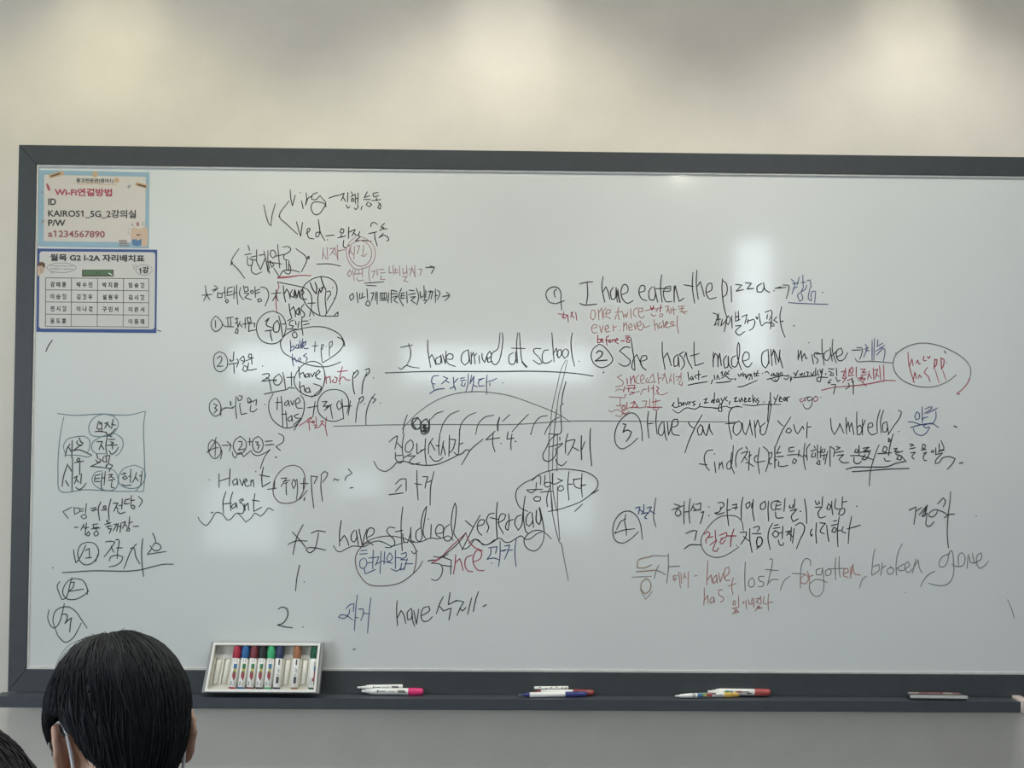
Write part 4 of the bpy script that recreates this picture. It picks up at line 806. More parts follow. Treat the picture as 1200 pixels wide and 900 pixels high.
text('a\U0001D7E3234567890', 242, 598, 686, 652, pmar, s1, c1, .0012, T1, .02)
for q in (line(250, 180, 365, 150, 34), line(925, 235, 1018, 260, 30)):
    flat('printed_tape', [q], tan, s1, c1, .001, 'tan tape strip print', T1)
for q in (line(262, 178, 338, 154, 13), line(938, 240, 1008, 258, 13)):
    flat('printed_tape_pattern', [q], brn, s1, c1, .0012, T=T1)
for q in (ell(610, 162, 24, 24), ell(778, 208, 20, 20)):
    flat('printed_button', [q], tan, s1, c1, .001, 'tan round button print', T1)
flat('printed_underline', [line(440, 232, 480, 238, 5), line(480, 238, 640, 232, 12), line(640, 240, 780, 244, 9)], P('print_pale_tan', (0.62, 0.46, 0.32)), s1, c1, .001, T=T1)
flat('printed_feather', [[(228, 235), (238, 232), (258, 268), (258, 292), (244, 288), (232, 262)]], pr, s1, c1, .001, T=T1)
for q in (line(865, 270, 885, 245, 16), line(188, 303, 206, 303, 14), line(190, 540, 212, 520, 16)):
    flat('printed_clip', [q], grey_p, s1, c1, .001, T=T1)
# a pale round-eared figure reading a blue book
bear = flat('printed_bear', [[(885, 640), (890, 600), (900, 578), (925, 575), (945, 590), (975, 582), (1000, 570), (1018, 585), (1024, 640), (1018, 725), (975, 728), (960, 690), (895, 680)]], skin_p, s1, c1, .001, 'pale reading bear print', T1)
flat('printed_book', [[(892, 672), (930, 668), (945, 680), (972, 662), (972, 712), (940, 722), (905, 716)]], blue_p, s1, c1, .0012, T=T1)
flat('printed_face', [line(932, 634, 965, 634, 7), line(935, 634, 950, 644, 5)], brn, s1, c1, .0012, T=T1)
flat('printed_book_stack', [rect(795, 675, 858, 688), rect(800, 694, 862, 706), rect(795, 712, 878, 722)], P('print_taupe', (0.3, 0.24, 0.2)), s1, c1, .001, T=T1)
flat('printed_sparkle', [line(868, 585, 882, 592, 5), line(862, 612, 876, 614, 5), line(864, 632, 876, 628, 5)], grey_p, s1, c1, .001, T=T1)
text('A', 890, 542, 912, 568, grey_p, s1, c1, .0012, T1, .02)
text('B', 934, 536, 955, 566, pmar, s1, c1, .0012, T1, .03)
text('C', 975, 534, 998, 560, grey_p, s1, c1, .0012, T1, .02)

T2 = (20, 280, 6.6667)
s2, c2 = sheet('seating_chart', [(43.9, 291.2), (184.2, 292.6), (183.2, 390.2), (42.6, 388.8)], P('sheet_royal_blue', (0.045, 0.085, 0.25), noise=0.03, nscale=20),
               'dark blue bordered seating chart with a table of names taped below the light blue notice', 'notice')
def rrect(x0, y0, x1, y1, r, sk=0):
    o = []
    for cx, cy, a in ((x1 - r, y0 + r, -90), (x1 - r, y1 - r, 0), (x0 + r, y1 - r, 90), (x0 + r, y0 + r, 180)):
        for k in range(5):
            an = R(a + k * 22.5); o.append((cx + r * math.cos(an) - sk * (cy - y0) / (y1 - y0), cy + r * math.sin(an) + .008 * (cx - x0)))
    return o
flat('paper_panel', [rrect(176, 97, 1080, 700, 22, 6)], P('sheet_white', (0.6, 0.59, 0.56)), s2, c2, .0008, T=T2)
text('월목 G2 \u2160-2A 자리배치표', 258, 116, 996, 172, P('print_charcoal', (0.05, 0.05, 0.05)), s2, c2, .0012, T2, .035)
flat('printed_chalkboard', [rect(507, 240, 755, 294)], P('print_wood', (0.12, 0.08, 0.05)), s2, c2, .001, 'brown framed green chalkboard print', T2)
flat('printed_chalkboard_face', [rect(513, 245, 749, 283)], P('print_board_green', (0.09, 0.17, 0.09)), s2, c2, .0012, T=T2)
flat('printed_chalk', [line(715, 266, 745, 284, 6)], P('print_white', (0.75, 0.75, 0.72)), s2, c2, .0014, T=T2)
text('교탁', 608, 256, 650, 274, P('print_olive', (0.05, 0.1, 0.05)), s2, c2, .0014, T2, .01)
gl = [line(222, y0, 1030, y0 + 7, 5) for y0 in (304, 398, 492, 588, 682)] + [line(x, 304 + (x - 222) * .009, x - 3, 682 + (x - 222) * .009, 5) for x in (224, 425, 629, 831, 1030)]
flat('printed_table', gl, P('print_line_grey', (0.12, 0.12, 0.12)), s2, c2, .001, T=T2)
NAMES = [['강태훈', '박수진', '박지환', '임승현'], ['이승현', '김현우', '설원우', '김시현'], ['전시현', '이나경', '구민서', '이은서'], ['윤도훈', '', '', '이동재']]
nmat = P('print_name_black', (0.06, 0.06, 0.06))
for r_ in range(4):
    for q_ in range(4):
        if NAMES[r_][q_]:
            xa = (260, 465, 667, 870)[q_]; ya = (334, 429, 523, 618)[r_] + q_ * 2
            text(' '.join(NAMES[r_][q_]), xa, ya, xa + 124, ya + 42, nmat, s2, c2, .0012, T2, .03, 'printed_name')
def ring(cx, cy, rx, ry, w_):
    o = []
    A, B = ell(cx, cy, rx, ry, 28), ell(cx, cy, rx - w_, ry - w_, 28)
    return [[A[k], A[(k + 1) % 28], B[(k + 1) % 28], B[k]] for k in range(28)]
flat('printed_speech_bubble', ring(347, 225, 116, 40, 5) + [line(262, 252, 270, 268, 5), line(270, 268, 290, 260, 4)], grey_p, s2, c2, .001, T=T2)
text('The most important', 256, 203, 440, 217, P('print_grey_dark', (0.15, 0.15, 0.15)), s2, c2, .0012, T2, 0)
text('number is passion', 256, 226, 440, 240, M['print_grey_dark'], s2, c2, .0012, T2, 0)
flat('printed_burst', ring(992, 242, 66, 44, 5) + [line(900, 205, 922, 228, 6), line(925, 195, 932, 218, 6), line(905, 232, 920, 236, 5)], grey_p, s2, c2, .001, T=T2)
text('\U0001D7E3강', 950, 222, 1030, 276, pk, s2, c2, .0012, T2, .04, slope=-.12)
flat('printed_boy_face', [ell(186, 232, 28, 30), [(160, 252), (190, 248), (215, 252), (170, 290), (158, 280)]], skin_p, s2, c2, .001, 'pale peeking boy print', T2)
flat('printed_boy_hair', [[(160, 205), (168, 185), (195, 178), (218, 192), (218, 222), (206, 226), (200, 210), (175, 212)]], brn, s2, c2, .0012, T=T2)
flat('printed_boy_eyes', [ell(180, 226, 3, 4, 8), ell(196, 226, 3, 4, 8), line(180, 244, 194, 244, 3)], brn, s2, c2, .0014, T=T2)

# ------------------------------------------------------------------ markers
wht = P('marker_barrel_white', (0.82, 0.81, 0.78), 0.35, noise=0.02)
def arc_patch(b, r, z0, z1, a0, a1, mi, n=6):
    va = [b.verts.new((r * math.cos(R(a0 + (a1 - a0) * k / n)), r * math.sin(R(a0 + (a1 - a0) * k / n)), z0)) for k in range(n + 1)]
    vb = [b.verts.new((r * math.cos(R(a0 + (a1 - a0) * k / n)), r * math.sin(R(a0 + (a1 - a0) * k / n)), z1)) for k in range(n + 1)]
    for k in range(n):
        f = b.faces.new((va[k], va[k + 1], vb[k + 1], vb[k])); f.material_index = mi
LM = [P('label_blue', (0.05, 0.17, 0.33)), P('label_green', (0.05, 0.2, 0.09)), P('label_yellow', (0.55, 0.45, 0.08)), P('label_red', (0.3, 0.05, 0.06)), P('label_black', (0.06, 0.06, 0.06)), P('label_grey', (0.4, 0.4, 0.39))]
def label_print(kind, r, z0, z1, t):
    """printed barrel decoration, centred on angle -90 (towards the viewer); z runs tail -> cap"""
    b = bmesh.new(); L = z1 - z0; r = r + .0002
    def a(f0, f1, a0, a1, mi): arc_patch(b, r, z0 + L * f0, z0 + L * f1, a0, a1, mi)
    if kind == 'picture' or kind == 'picture_green':
        a(.62, .8, -112, -62, 1 if kind == 'picture_green' else 0); a(.52, .62, -108, -66, 2); a(.47, .54, -112, -80, 1)
        a(.3, .5, -118, -66, 3); a(.24, .32, -102, -72, 3); a(.2, .26, -92, -80, 4); a(.84, .98, -112, -100, 5); a(.84, .98, -80, -70, 5); a(.02, .16, -125, -114, 4); a(.02, .13, -76, -66, 5)
    elif kind == 'text':
        a(.76, .97, -100, -78, 4); a(.5, .68, -104, -94, 5); a(.48, .62, -84, -76, 4); a(.1, .34, -112, -72, 4); a(.37, .44, -108, -80, 5)
    elif kind == 'side':
        a(.55, .72, -80, -48, 0); a(.25, .55, -76, -46, 3); a(.18, .3, -95, -60, 3); a(.05, .2, -70, -50, 4); a(.05, .3, -120, -108, 5); a(.7, .88, -86, -62, 5)
    elif kind == 'long_text':
        a(.08, .12, -110, -70, 4); a(.14, .34, -96, -84, 4); a(.38, .62, -84, -76, 5); a(.4, .6, -96, -90, 5); a(.68, .9, -112, -98, 4); a(.7, .92, -92, -72, 4)
    elif kind == 'dots':
        for f0, an in ((.12, -110), (.3, -70), (.45, -95), (.62, -110), (.8, -80), (.9, -70)): a(f0, f0 + .06, an - 14, an + 14, 4)
    elif kind == 'long_picture':
        a(.1, .24, -112, -84, 1); a(.26, .34, -112, -80, 0); a(.36, .43, -110, -84, 2); a(.44, .62, -108, -78, 3); a(.62, .84, -100, -84, 4); a(.76, .9, -78, -58, 4)
    elif kind == 'band_picture':
        a(.0, .1, -150, -40, 5); a(.16, .32, -150, -40, 0); a(.32, .46, -150, -45, 1); a(.34, .44, -108, -60, 2); a(.46, .62, -150, -50, 3); a(.62, .74, -150, -100, 4); a(.7, .93, -88, -74, 4)
    return bm_obj('label_print', b, LM, t, True)
def marker(label, L, r, cap_col, tail, kind, cat='marker', group=None, cap_frac=.28, tail_col=None, name='marker', body=None):
    """marker along +z from tail (0) to cap end (L); tail: 'plug', 'stepped', 'none', 'nib'"""
    t = empty(name, (0, 0, 0), label, cat, group)
    zc = L * (1 - cap_frac)
    body = body or wht
    b = bmesh.new()
    if tail == 'plug':
        z0 = L * .035
        lathe(b, ((r * .9, z0), (r * .97, z0 + .001), (r * .97, zc), (r * .8, zc + .002)), 24); bm_obj('barrel', b, body, t)
        b = bmesh.new(); lathe(b, ((r * .7, 0), (r * .92, .0012), (r * .92, z0 + .0005)), 24)
        bm_obj('end_plug', b, P('plug_' + cap_col[0], cap_col[1]), t)
        lz0 = z0 + .003
    elif tail == 'stepped':
        lathe(b, ((.0016, 0), (r * .34, .001), (r * .38, .010), (r * .52, .0105), (r * .6, .019), (r * .78, .0195), (r * .92, .027), (r * .97, .030), (r * .97, zc), (r * .8, zc + .002)), 24)
        bm_obj('barrel', b, body, t); lz0 = .031
    elif tail == 'cone':
        lathe(b, ((.0012, 0), (r * .3, .0015), (r * .42, .012), (r * .62, .0125), (r * .92, .034), (r * .97, .040), (r * .97, zc), (r * .8, zc + .002)), 24)
        bm_obj('barrel', b, body, t); lz0 = .041
    elif tail == 'nib':
        z0 = L * .16
        lathe(b, ((r * .97, z0), (r * .97, zc), (r * .8, zc + .002)), 24); bm_obj('barrel', b, body, t)
        b = bmesh.new(); lathe(b, ((r * .22, .006), (r * .3, .0065), (r * .62, z0 * .62), (r * .9, z0 * .8), (r * .9, z0 + .0004)), 24); bm_obj('front_section', b, P('cap_' + (tail_col or cap_col)[0], (tail_col or cap_col)[1], .4), t)
        b = bmesh.new(); lathe(b, ((.0009, 0), (.0016, .001), (.0018, .0064)), 12); bm_obj('nib', b, P('felt_nib', (0.2, 0.2, 0.22)), t)
        lz0 = z0
    else:
        lathe(b, ((r * .7, 0), (r * .97, .0012), (r * .97, L - .001), (r * .8, L)), 24); bm_obj('barrel', b, body, t); lz0 = .002; zc = L
    if cap_col is not None and cap_frac > 0:
        b = bmesh.new()
        cl = L - zc
        lathe(b, ((r * .99, zc - .001), (r, zc + .0005), (r, zc + cl * .72), (r * .97, zc + cl * .86), (r * .86, zc + cl * .97), (r * .62, L)), 24)
        for k in range(12):                                # shallow grip ribs
            an = 2 * math.pi * k / 12
            tube(b, [(r * 1.0 * math.cos(an), r * 1.0 * math.sin(an), zc + .002), (r * 1.0 * math.cos(an), r * 1.0 * math.sin(an), zc + cl * .6)], .0005, 5)
        bm_obj('cap', b, P('cap_' + cap_col[0], cap_col[1], .38), t)
    if kind:
        label_print(kind, r * .97, lz0, zc - .001, t)
    return t
def lay(t, A, B, spin=0.0):
    """place a marker with its tail at A and its axis towards B; its print turns towards the viewer"""
    A, B = Vector(A), Vector(B)
    z = (B - A).normalized()
    v = (CAM - (A + B) / 2).normalized()
    y = -(v - z * v.dot(z)).normalized()            # local -y looks at the viewer
    x = y.cross(z)
    m_ = Matrix((x, y, z)).transposed().to_4x4() @ Matrix.Rotation(spin, 4, 'Z')
    m_.translation = A
    t.matrix_world = m_

# the box of markers leaning on the board
yb, yt = -.0600, -.0285
qTL, qTR, qBR, qBL = on_y(247.3, 752, yt), on_y(379, 752.7, yt), on_y(373.3, 812.2, yb), on_y(236, 811.3, yb)
nrm = (qTR - qBL).cross(qTL - qBR).normalized()
if nrm.y > 0: nrm = -nrm
BD = .0225
def BP(u, v, w_):
    """box coordinates: u 0..1 left to right, v 0..1 bottom to top, w_ metres out of the rim (negative = inside)"""
    return (qBL * (1 - u) + qBR * u) * (1 - v) + (qTL * (1 - u) + qTR * u) * v + nrm * w_
bc = BP(.5, 0, -BD)
bx = empty('marker_box', bc, 'open white cardboard box of markers leaning on the board\'s lower left corner', 'marker box')
def bquad(b, pts, mi=0):
    f = b.faces.new([b.verts.new(BP(*p) - bc) for p in pts]); f.material_index = mi
def bslab(b, u0, u1, v0, v1, w0, w1, mi=0):
    vs = [b.verts.new(BP(u, v, w_) - bc) for w_ in (w0, w1) for (u, v) in ((u0, v0), (u1, v0), (u1, v1), (u0, v1))]
    for q in ((3, 2, 1, 0), (4, 5, 6, 7), (0, 1, 5, 4), (1, 2, 6, 5), (2, 3, 7, 6), (3, 0, 4, 7)):
        f = b.faces.new([vs[i] for i in q]); f.material_index = mi
card = P('white_card', (0.86, 0.85, 0.81), .6, noise=0.03, nscale=30)
cardg = P('grey_card_outside', (0.33, 0.33, 0.33), .6, noise=0.05, nscale=30)
plas = P('cream_plastic', (0.72, 0.70, 0.62), .35, noise=0.02)
b = bmesh.new()
e1, e2 = .026, .016
bslab(b, 0, e1, 0, 1, -BD, -.003); bslab(b, 1 - e1, 1, 0, 1, -BD, -.003); bslab(b, e1, 1 - e1, 0, e2, -BD, -.003); bslab(b, e1, 1 - e1, 1 - e2, 1, -BD, -.003); bslab(b, e1, 1 - e1, e2, 1 - e2, -BD, -BD + .0012)
bmesh.ops.recalc_face_normals(b, faces=b.faces)
bm_obj('carton', b, cardg, bx, False)
b = bmesh.new()
i1, i2 = .046, .07
bslab(b, e1, i1, e2, 1 - e2, -BD + .0013, .0008); bslab(b, 1 - i1, 1 - e1, e2, 1 - e2, -BD + .0013, .0008); bslab(b, i1, 1 - i1, e2, i2, -BD + .0013, .0008); bslab(b, i1, 1 - i1, 1 - i2, 1 - e2, -BD + .0013, .0008)
bslab(b, i1, 1 - i1, i2, 1 - i2, -BD + .0013, -BD + .003)
PITCH_U = .0759
SL0 = .0932
def slot_u(k): return SL0 + k * PITCH_U
for k in range(-1, 12):                                    # ridges between the slots
    uc = slot_u(k) + PITCH_U / 2
    if i1 < uc < 1 - i1:
        bslab(b, uc - .008, uc + .008, .17, .68, -BD + .003, -.012)
bslab(b, i1, 1 - i1, .68, .76, -BD + .003, -.0165)          # step under the caps
bslab(b, i1, 1 - i1, i2, .17, -BD + .003, -.0185)
bmesh.ops.recalc_face_normals(b, faces=b.faces)
bm_obj('insert_tray', b, plas, bx, False)
b = bmesh.new()
for q in ((e1, i1 - .006, e2, 1 - e2), (1 - i1 + .006, 1 - e1, e2, 1 - e2), (i1 - .006, 1 - i1 + .006, e2, i2 - .012), (i1 - .006, 1 - i1 + .006, 1 - i2 + .012, 1 - e2)): bslab(b, *q, -.002, .0014)
bmesh.ops.recalc_face_normals(b, faces=b.faces)
bm_obj('rim', b, card, bx, False)
# bumps of the empty slots: rounded cradles
for k in (0, 1, 8, 10):
    uc = slot_u(k)
    b = bmesh.new()
    n = 10
    va = []
    for v_ in (.17, .2, .62, .66):
        s = .55 if v_ in (.17, .66) else 1.0
        va.append([b.verts.new(BP(uc - .026 * math.cos(math.pi * j / n), v_, -BD + .003 + (.0085 * s) * math.sin(math.pi * j / n)) - bc) for j in range(n + 1)])
    for p, q in zip(va, va[1:]):
        for j in range(n): b.faces.new((p[j], p[j + 1], q[j + 1], q[j]))
    b.faces.new(list(reversed(va[0]))); b.faces.new(va[-1])
    bmesh.ops.recalc_face_normals(b, faces=b.faces)
    bm_obj('slot_cradle', b, plas, bx)
BOXED = [(2, ('red', (0.42, 0.03, 0.06)), 'picture', 'red capped marker at the left end of the row in the box'),
         (3, ('blue', (0.03, 0.14, 0.36)), 'picture_green', 'bright blue capped marker in the box, right of the red one'),
         (4, ('dark_red', (0.2, 0.045, 0.055)), 'picture_green', 'dark red capped marker in the box between blue and black caps'),
         (5, ('black', (0.022, 0.026, 0.026)), 'picture_green', 'black capped marker in the box between dark red and light green caps'),
         (6, ('light_green', (0.05, 0.42, 0.18)), 'picture', 'light green capped marker in the box'),
         (7, ('navy', (0.035, 0.05, 0.12)), 'text', 'navy capped marker in the box, right of the light green one'),
         (9, ('brown', (0.37, 0.16, 0.08)), 'text', 'brown capped marker alone between two empty slots of the box'),
         (11, ('dark_green', (0.01, 0.1, 0.055)), 'side', 'dark green capped marker in the last slot at the right end of the box')]
for k, cc, kd, lab in BOXED:
    u = slot_u(k) + .004
    r = .0088
    A = BP(u + .002, .075, -BD + .003 + r + .0003 + .0018); B = BP(u - .010, .93, -BD + .003 + r + .0003 + .0018)
    t = marker(lab, (B - A).length, r, cc, 'plug', kd, group='markers standing in the white box', cap_frac=.285)
    lay(t, A, B)

# markers lying in the tray
def lying(label, pa, pb, r, zc, **kw):
    """a marker between two sighted end points, resting in the tray between the frame and the lip (or zc above the tray on its neighbours)"""
    ends = []
    for p, z_ in zip((pa, pb), zc):
        q = on_z(p[0], p[1], TZ + z_)
        yy = min(-.0055 - r, max(-.0495 + r, q.y))
        w_ = on_y(p[0], p[1], yy)
        ends.append(Vector((w_.x, yy, TZ + z_)))
    A, B = ends
    t = marker(label, (B - A).length, r, **kw)
    lay(t, A, B)
    return t
G = 'markers lying in the board tray'
pink = ('hot_pink', (0.75, 0.04, 0.2)); redc = ('coral_red', (0.45, 0.08, 0.08)); yel = ('yellow', (0.68, 0.45, 0.1)); nvy = ('royal_navy', (0.035, 0.045, 0.2)); drk = ('brick_red', (0.3, 0.06, 0.06))
lying('white marker with a hot pink cap lying in the tray', (423.8, 808.4), (496.0, 810.6), .0082, (.0085, .0085), cap_col=pink, tail='stepped', kind='long_text', group=G, cap_frac=.235)
lying('capless white marker lying behind the pink capped one', (418.8, 803.6), (472.0, 802.0), .0062, (.0165, .0185), cap_col=None, tail='stepped', kind='long_text', group=G, cap_frac=0.02)
lying('brick red capped white marker under a thin white pen in the tray', (622.0, 810.6), (696.0, 809.6), .0072, (.0075, .0075), cap_col=drk, tail='nib', kind=None, group=G, cap_frac=.33)
lying('navy capped white marker in front of a red capped one in the tray', (607.5, 814.4), (688.0, 813.4), .0060, (.0063, .0063), cap_col=nvy, tail='nib', kind=None, group=G, cap_frac=.315)
lying('thin white pen with black specks lying on top of the red and navy markers', (626.0, 806.2), (666.0, 803.8), .0038, (.0185, .0185), cap_col=None, tail='none', kind='dots', group=G, cap_frac=0)
lying('coral red capped marker lying behind the yellow one in the tray', (829.5, 807.6), (902.5, 810.4), .0078, (.0118, .0108), cap_col=redc, tail='stepped', kind='long_picture', group=G, cap_frac=.25)
lying('yellow capped marker with a tapered white tail in the tray', (791.0, 815.6), (866.0, 813.8), .0058, (.0061, .0061), cap_col=yel, tail='cone', kind='band_picture', group=G, cap_frac=.235)

# board eraser
ea, eb = on_y(1066.8, 812, -.0440), on_y(1134, 815, -.0495)
ed = (eb - ea).normalized(); el = (eb - ea).length
er = empty('board_eraser', ea, 'flat dark board eraser with white front edge and worn red strip in the tray', 'eraser')
er.rotation_euler = (0, 0, math.atan2(ed.y, ed.x)); er.location.z = TZ
DP = .034
b = bmesh.new(); box(b, 0, el, 0, DP, .004, .0105, .0015); bm_obj('handle', b, P('eraser_dark', (0.05, 0.055, 0.068), .5, noise=.1, nscale=60), er, False)
b = bmesh.new(); box(b, .002, el - .002, .002, DP - .002, 0.0002, .0042, .0008); bm_obj('felt_pad', b, P('eraser_felt', (0.06, 0.06, 0.065), .95, noise=.2, nscale=300), er, False)
b = bmesh.new(); box(b, .0, el, -.0012, .0022, .0058, .0125, .0006); bm_obj('edge_strip', b, P('eraser_white', (0.55, 0.56, 0.53), .5, noise=.05, nscale=60), er, False)['label'] = 'white front edge strip'
b = bmesh.new()
seg = [0, .2, .38, .6, .66, .85, 1.0]
for k in range(6): box(b, .004 + (el - .012) * seg[k], .004 + (el - .012) * seg[k + 1], DP - .007, DP - .001, .0098, .0128, 0, (0, 1, 2, 1, 0, 2)[k])
bm_obj('worn_strip', b, [P('strip_cream', (0.5, 0.42, 0.36)), P('strip_red', (0.3, 0.1, 0.1)), P('strip_rose', (0.36, 0.17, 0.16))], er, False)['label'] = 'worn red and cream strip'

# ------------------------------------------------------------------ the two seated students
skin = P('skin', (0.5, 0.29, 0.2), .5, noise=0.05, nscale=60)
hair_blk = P('hair_black', (0.015, 0.0165, 0.019), .6, spec=0.18, noise=0.35, nscale=90, stretch=(1, 1, .12))
hair_dk = P('hair_dark_brown', (0.022, 0.021, 0.021), .6, spec=0.22, noise=0.35, nscale=90, stretch=(1, 1, .12))
def capsule(bm, p0, r0, p1, r1, n=14):
    p0, p1 = Vector(p0), Vector(p1)
    z = (p1 - p0); L = z.length; z.normalize()
    x = z.orthogonal().normalized(); y = z.cross(x)
    T = Matrix((x, y, z)).transposed().to_4x4(); T.translation = p0
    prof = [(r0 * math.sin(a), -r0 * math.cos(a)) for a in (R(12), R(40), R(65))] + [(r0, 0), (r1, L)] + [(r1 * math.cos(a), L + r1 * math.sin(a)) for a in (R(25), R(50), R(78))]
    lathe(bm, prof, n, T=T)
def ellipsoid(bm, c, rad, rot=None, seg=24, rings=14):
    g = bmesh.ops.create_uvsphere(bm, u_segments=seg, v_segments=rings, radius=1.0)
    m_ = Matrix.Translation(Vector(c)) @ (rot.to_4x4() if rot else Matrix.Identity(4)) @ Matrix.Diagonal((*rad, 1))
    bmesh.ops.transform(bm, matrix=m_, verts=g['verts'])
def union(name, bm, voxel, m, parent, smooth_it=4):
    bmesh.ops.recalc_face_normals(bm, faces=bm.faces)
    me = bpy.data.meshes.new(name); bm.to_mesh(me); bm.free()
    o = bpy.data.objects.new(name, me); COL.objects.link(o)
    md = o.modifiers.new('r', 'REMESH'); md.mode = 'VOXEL'; md.voxel_size = voxel
    sm = o.modifiers.new('s', 'SMOOTH'); sm.iterations = smooth_it; sm.factor = .5
    dg = bpy.context.evaluated_depsgraph_get()
    me2 = bpy.data.meshes.new_from_object(o.evaluated_get(dg))
    bpy.data.objects.remove(o)
    me2.materials.clear(); me2.materials.append(m)
    for p in me2.polygons: p.use_smooth = True
    return link(name, me2, parent)
def interp(tab, x):
    for (a, va), (b_, vb) in zip(tab, tab[1:]):
        if x <= b_:
            s = (x - a) / (b_ - a); s = s * s * (3 - 2 * s)
            return va + (vb - va) * s
    return tab[-1][1]
def student(label, H, yaw, pitch, hair_rad, zlow, hair_m, shirt_m, trouser_m, seed, strands=1100, roll=0.0, long_hair=False, glasses=False, mask=False):
    rnd = random.Random(seed)
    root = empty('person', (H.x, H.y, 0), label, 'person')
    O = Vector((H.x, H.y, 0))
    hz = H.z
    HR = Matrix.Rotation(yaw, 3, 'Z') @ Matrix.Rotation(-pitch, 3, 'X') @ Matrix.Rotation(-roll, 3, 'Y')
    def h(x, y, z): return HR @ Vector((x, y, z)) + Vector((0, 0, hz))       # head space -> root space
    # body: one continuous surface
    b = bmesh.new()
    Rm = HR
    ellipsoid(b, h(0, -.004, -.006), (.069, .09, .084), Rm)                   # skull
    ellipsoid(b, h(0, .018, -.05), (.064, .072, .062), Rm)                   # face
    ellipsoid(b, h(0, .036, -.092), (.046, .048, .032), Rm)                  # jaw
    capsule(b, h(0, .084, -.035), .007, h(0, .1, -.062), .0115)              # nose
    for s in (-1, 1):
        ellipsoid(b, h(s * .0105, .093, -.064), (.008, .009, .006), Rm)      # nostril wings
        ellipsoid(b, h(s * .03, .076, -.018), (.024, .012, .009), Rm)        # brow
        ellipsoid(b, h(s * .036, .062, -.055), (.02, .02, .018), Rm)         # cheek
        # ear: thin plate with a rolled rim, leaning out and back
        er_ = Rm @ Matrix.Rotation(s * R(16), 3, 'Z') @ Matrix.Rotation(R(12), 3, 'X')
        ec = h(s * .0725, -.012, -.041)
        ellipsoid(b, ec, (.0055, .016, .029), er_)
        rim = [ec + er_ @ Vector((s * .003, .019 * math.cos(a) * (1 if math.sin(a) > -.3 else .75), .031 * math.sin(a) - .001)) for a in [R(q) for q in range(20, 300, 20)]]
        for p, q in zip(rim, rim[1:]): capsule(b, p, .0048, q, .0048, 8)
        ellipsoid(b, ec + er_ @ Vector((0, .004, -.03)), (.006, .009, .008), er_)
        capsule(b, h(s * .058, .0, -.041), .014, ec, .009, 10)
    ellipsoid(b, h(0, .082, -.083), (.021, .012, .006), Rm)                  # lips
    ellipsoid(b, h(0, .08, -.094), (.018, .011, .006), Rm)
    ellipsoid(b, h(0, .072, -.112), (.018, .015, .012), Rm)                  # chin
    nk = Vector((0, -.03, hz - .18))
    capsule(b, h(0, -.02, -.06), .053, nk, .056, 18)
    sh = hz - .225                                                             # shoulder height
    pel = .52
    torso = [((0, -.035, sh + .02), .062), ((0, -.05, sh - .1), .095), ((0, -.06, sh - .22), .088), ((0, -.07, pel), .1)]
    for (p, r0), (q, r1) in zip(torso, torso[1:]): capsule(b, p, r0, q, r1, 18)
    limbs = []
    for s in (-1, 1):
        shp = Vector((s * .145, -.04, sh - .015)); elb = Vector((s * .2, -.02, sh - .25)); wr = Vector((s * .13, .2, .635))
        limbs.append((shp, elb, wr))
        capsule(b, (s * .05, -.035, sh + .02), .05, shp, .048)
        capsule(b, (s * .07, -.05, sh - .1), .07, (s * .055, -.06, sh - .25), .07)
        capsule(b, shp, .045, elb, .034); capsule(b, elb, .034, wr, .022)
        palm = wr + Vector((-s * .01, .055, .0))
        ellipsoid(b, (wr + palm) / 2 + Vector((0, .012, 0)), (.034, .045, .013))
        for k in range(4):                                                    # fingers resting on the thigh
            x_ = palm.x + s * (.024 - .016 * k); ln = (.052, .06, .064, .05)[k] if True else 0
            p0 = Vector((x_, palm.y + .005, palm.z)); p1 = p0 + Vector((s * .002 * (1.5 - k), ln * .5, .006)); p2 = p1 + Vector((0, ln * .32, -.008)); p3 = p2 + Vector((0, ln * .2, -.014))
            capsule(b, p0, .0085, p1, .008, 8); capsule(b, p1, .008, p2, .0075, 8); capsule(b, p2, .0075, p3, .0068, 8)
        th0 = wr + Vector((-s * .026, .022, 0)); th1 = th0 + Vector((-s * .026, .024, -.004)); th2 = th1 + Vector((-s * .008, .024, -.006))
        capsule(b, th0, .011, th1, .0095, 8); capsule(b, th1, .0095, th2, .008, 8)
        hip = Vector((s * .085, -.05, pel)); kn = Vector((s * .12, .36, .53)); an = Vector((s * .12, .34, .085))
        limbs.append((hip, kn, an))
        capsule(b, hip, .082, kn, .053, 16); capsule(b, kn, .052, an, .036, 14)
        capsule(b, an + Vector((0, -.02, -.04)), .034, an + Vector((0, .13, -.055)), .026)
    union('body', b, .0042, skin, root, 3)
    for s in (-1, 1):
        b = bmesh.new(); ellipsoid(b, h(s * .031, .0745, -.03), (.0115, .0115, .0115), seg=16, rings=10)
        e = bm_obj('eye', b, P('eye_white', (0.7, 0.7, 0.68), .25), root)
        b = bmesh.new(); ellipsoid(b, h(s * .031, .0825, -.031), (.0055, .0042, .0055), seg=14, rings=8)
        bm_obj('iris', b, P('iris_brown', (0.03, 0.015, 0.01), .2), e)
    # clothes
    b = bmesh.new()
    for (p, r0), (q, r1) in zip(torso, torso[1:]): capsule(b, p, r0 + .014, q, r1 + .014, 18)
    for k, s in ((0, -1), (2, 1)):
        shp, elb, wr = limbs[k]
        capsule(b, (s * .05, -.035, sh + .012), .062, shp, .062); capsule(b, (s * .07, -.05, sh - .1), .084, (s * .055, -.06, sh - .3), .086)
        capsule(b, shp, .06, elb, .047); capsule(b, elb, .047, elb.lerp(wr, .9), .034)
    union('sweater', b, .008, shirt_m, root, 6)
    b = bmesh.new()
    capsule(b, (-.05, -.07, pel - .005), .108, (.05, -.07, pel - .005), .108)
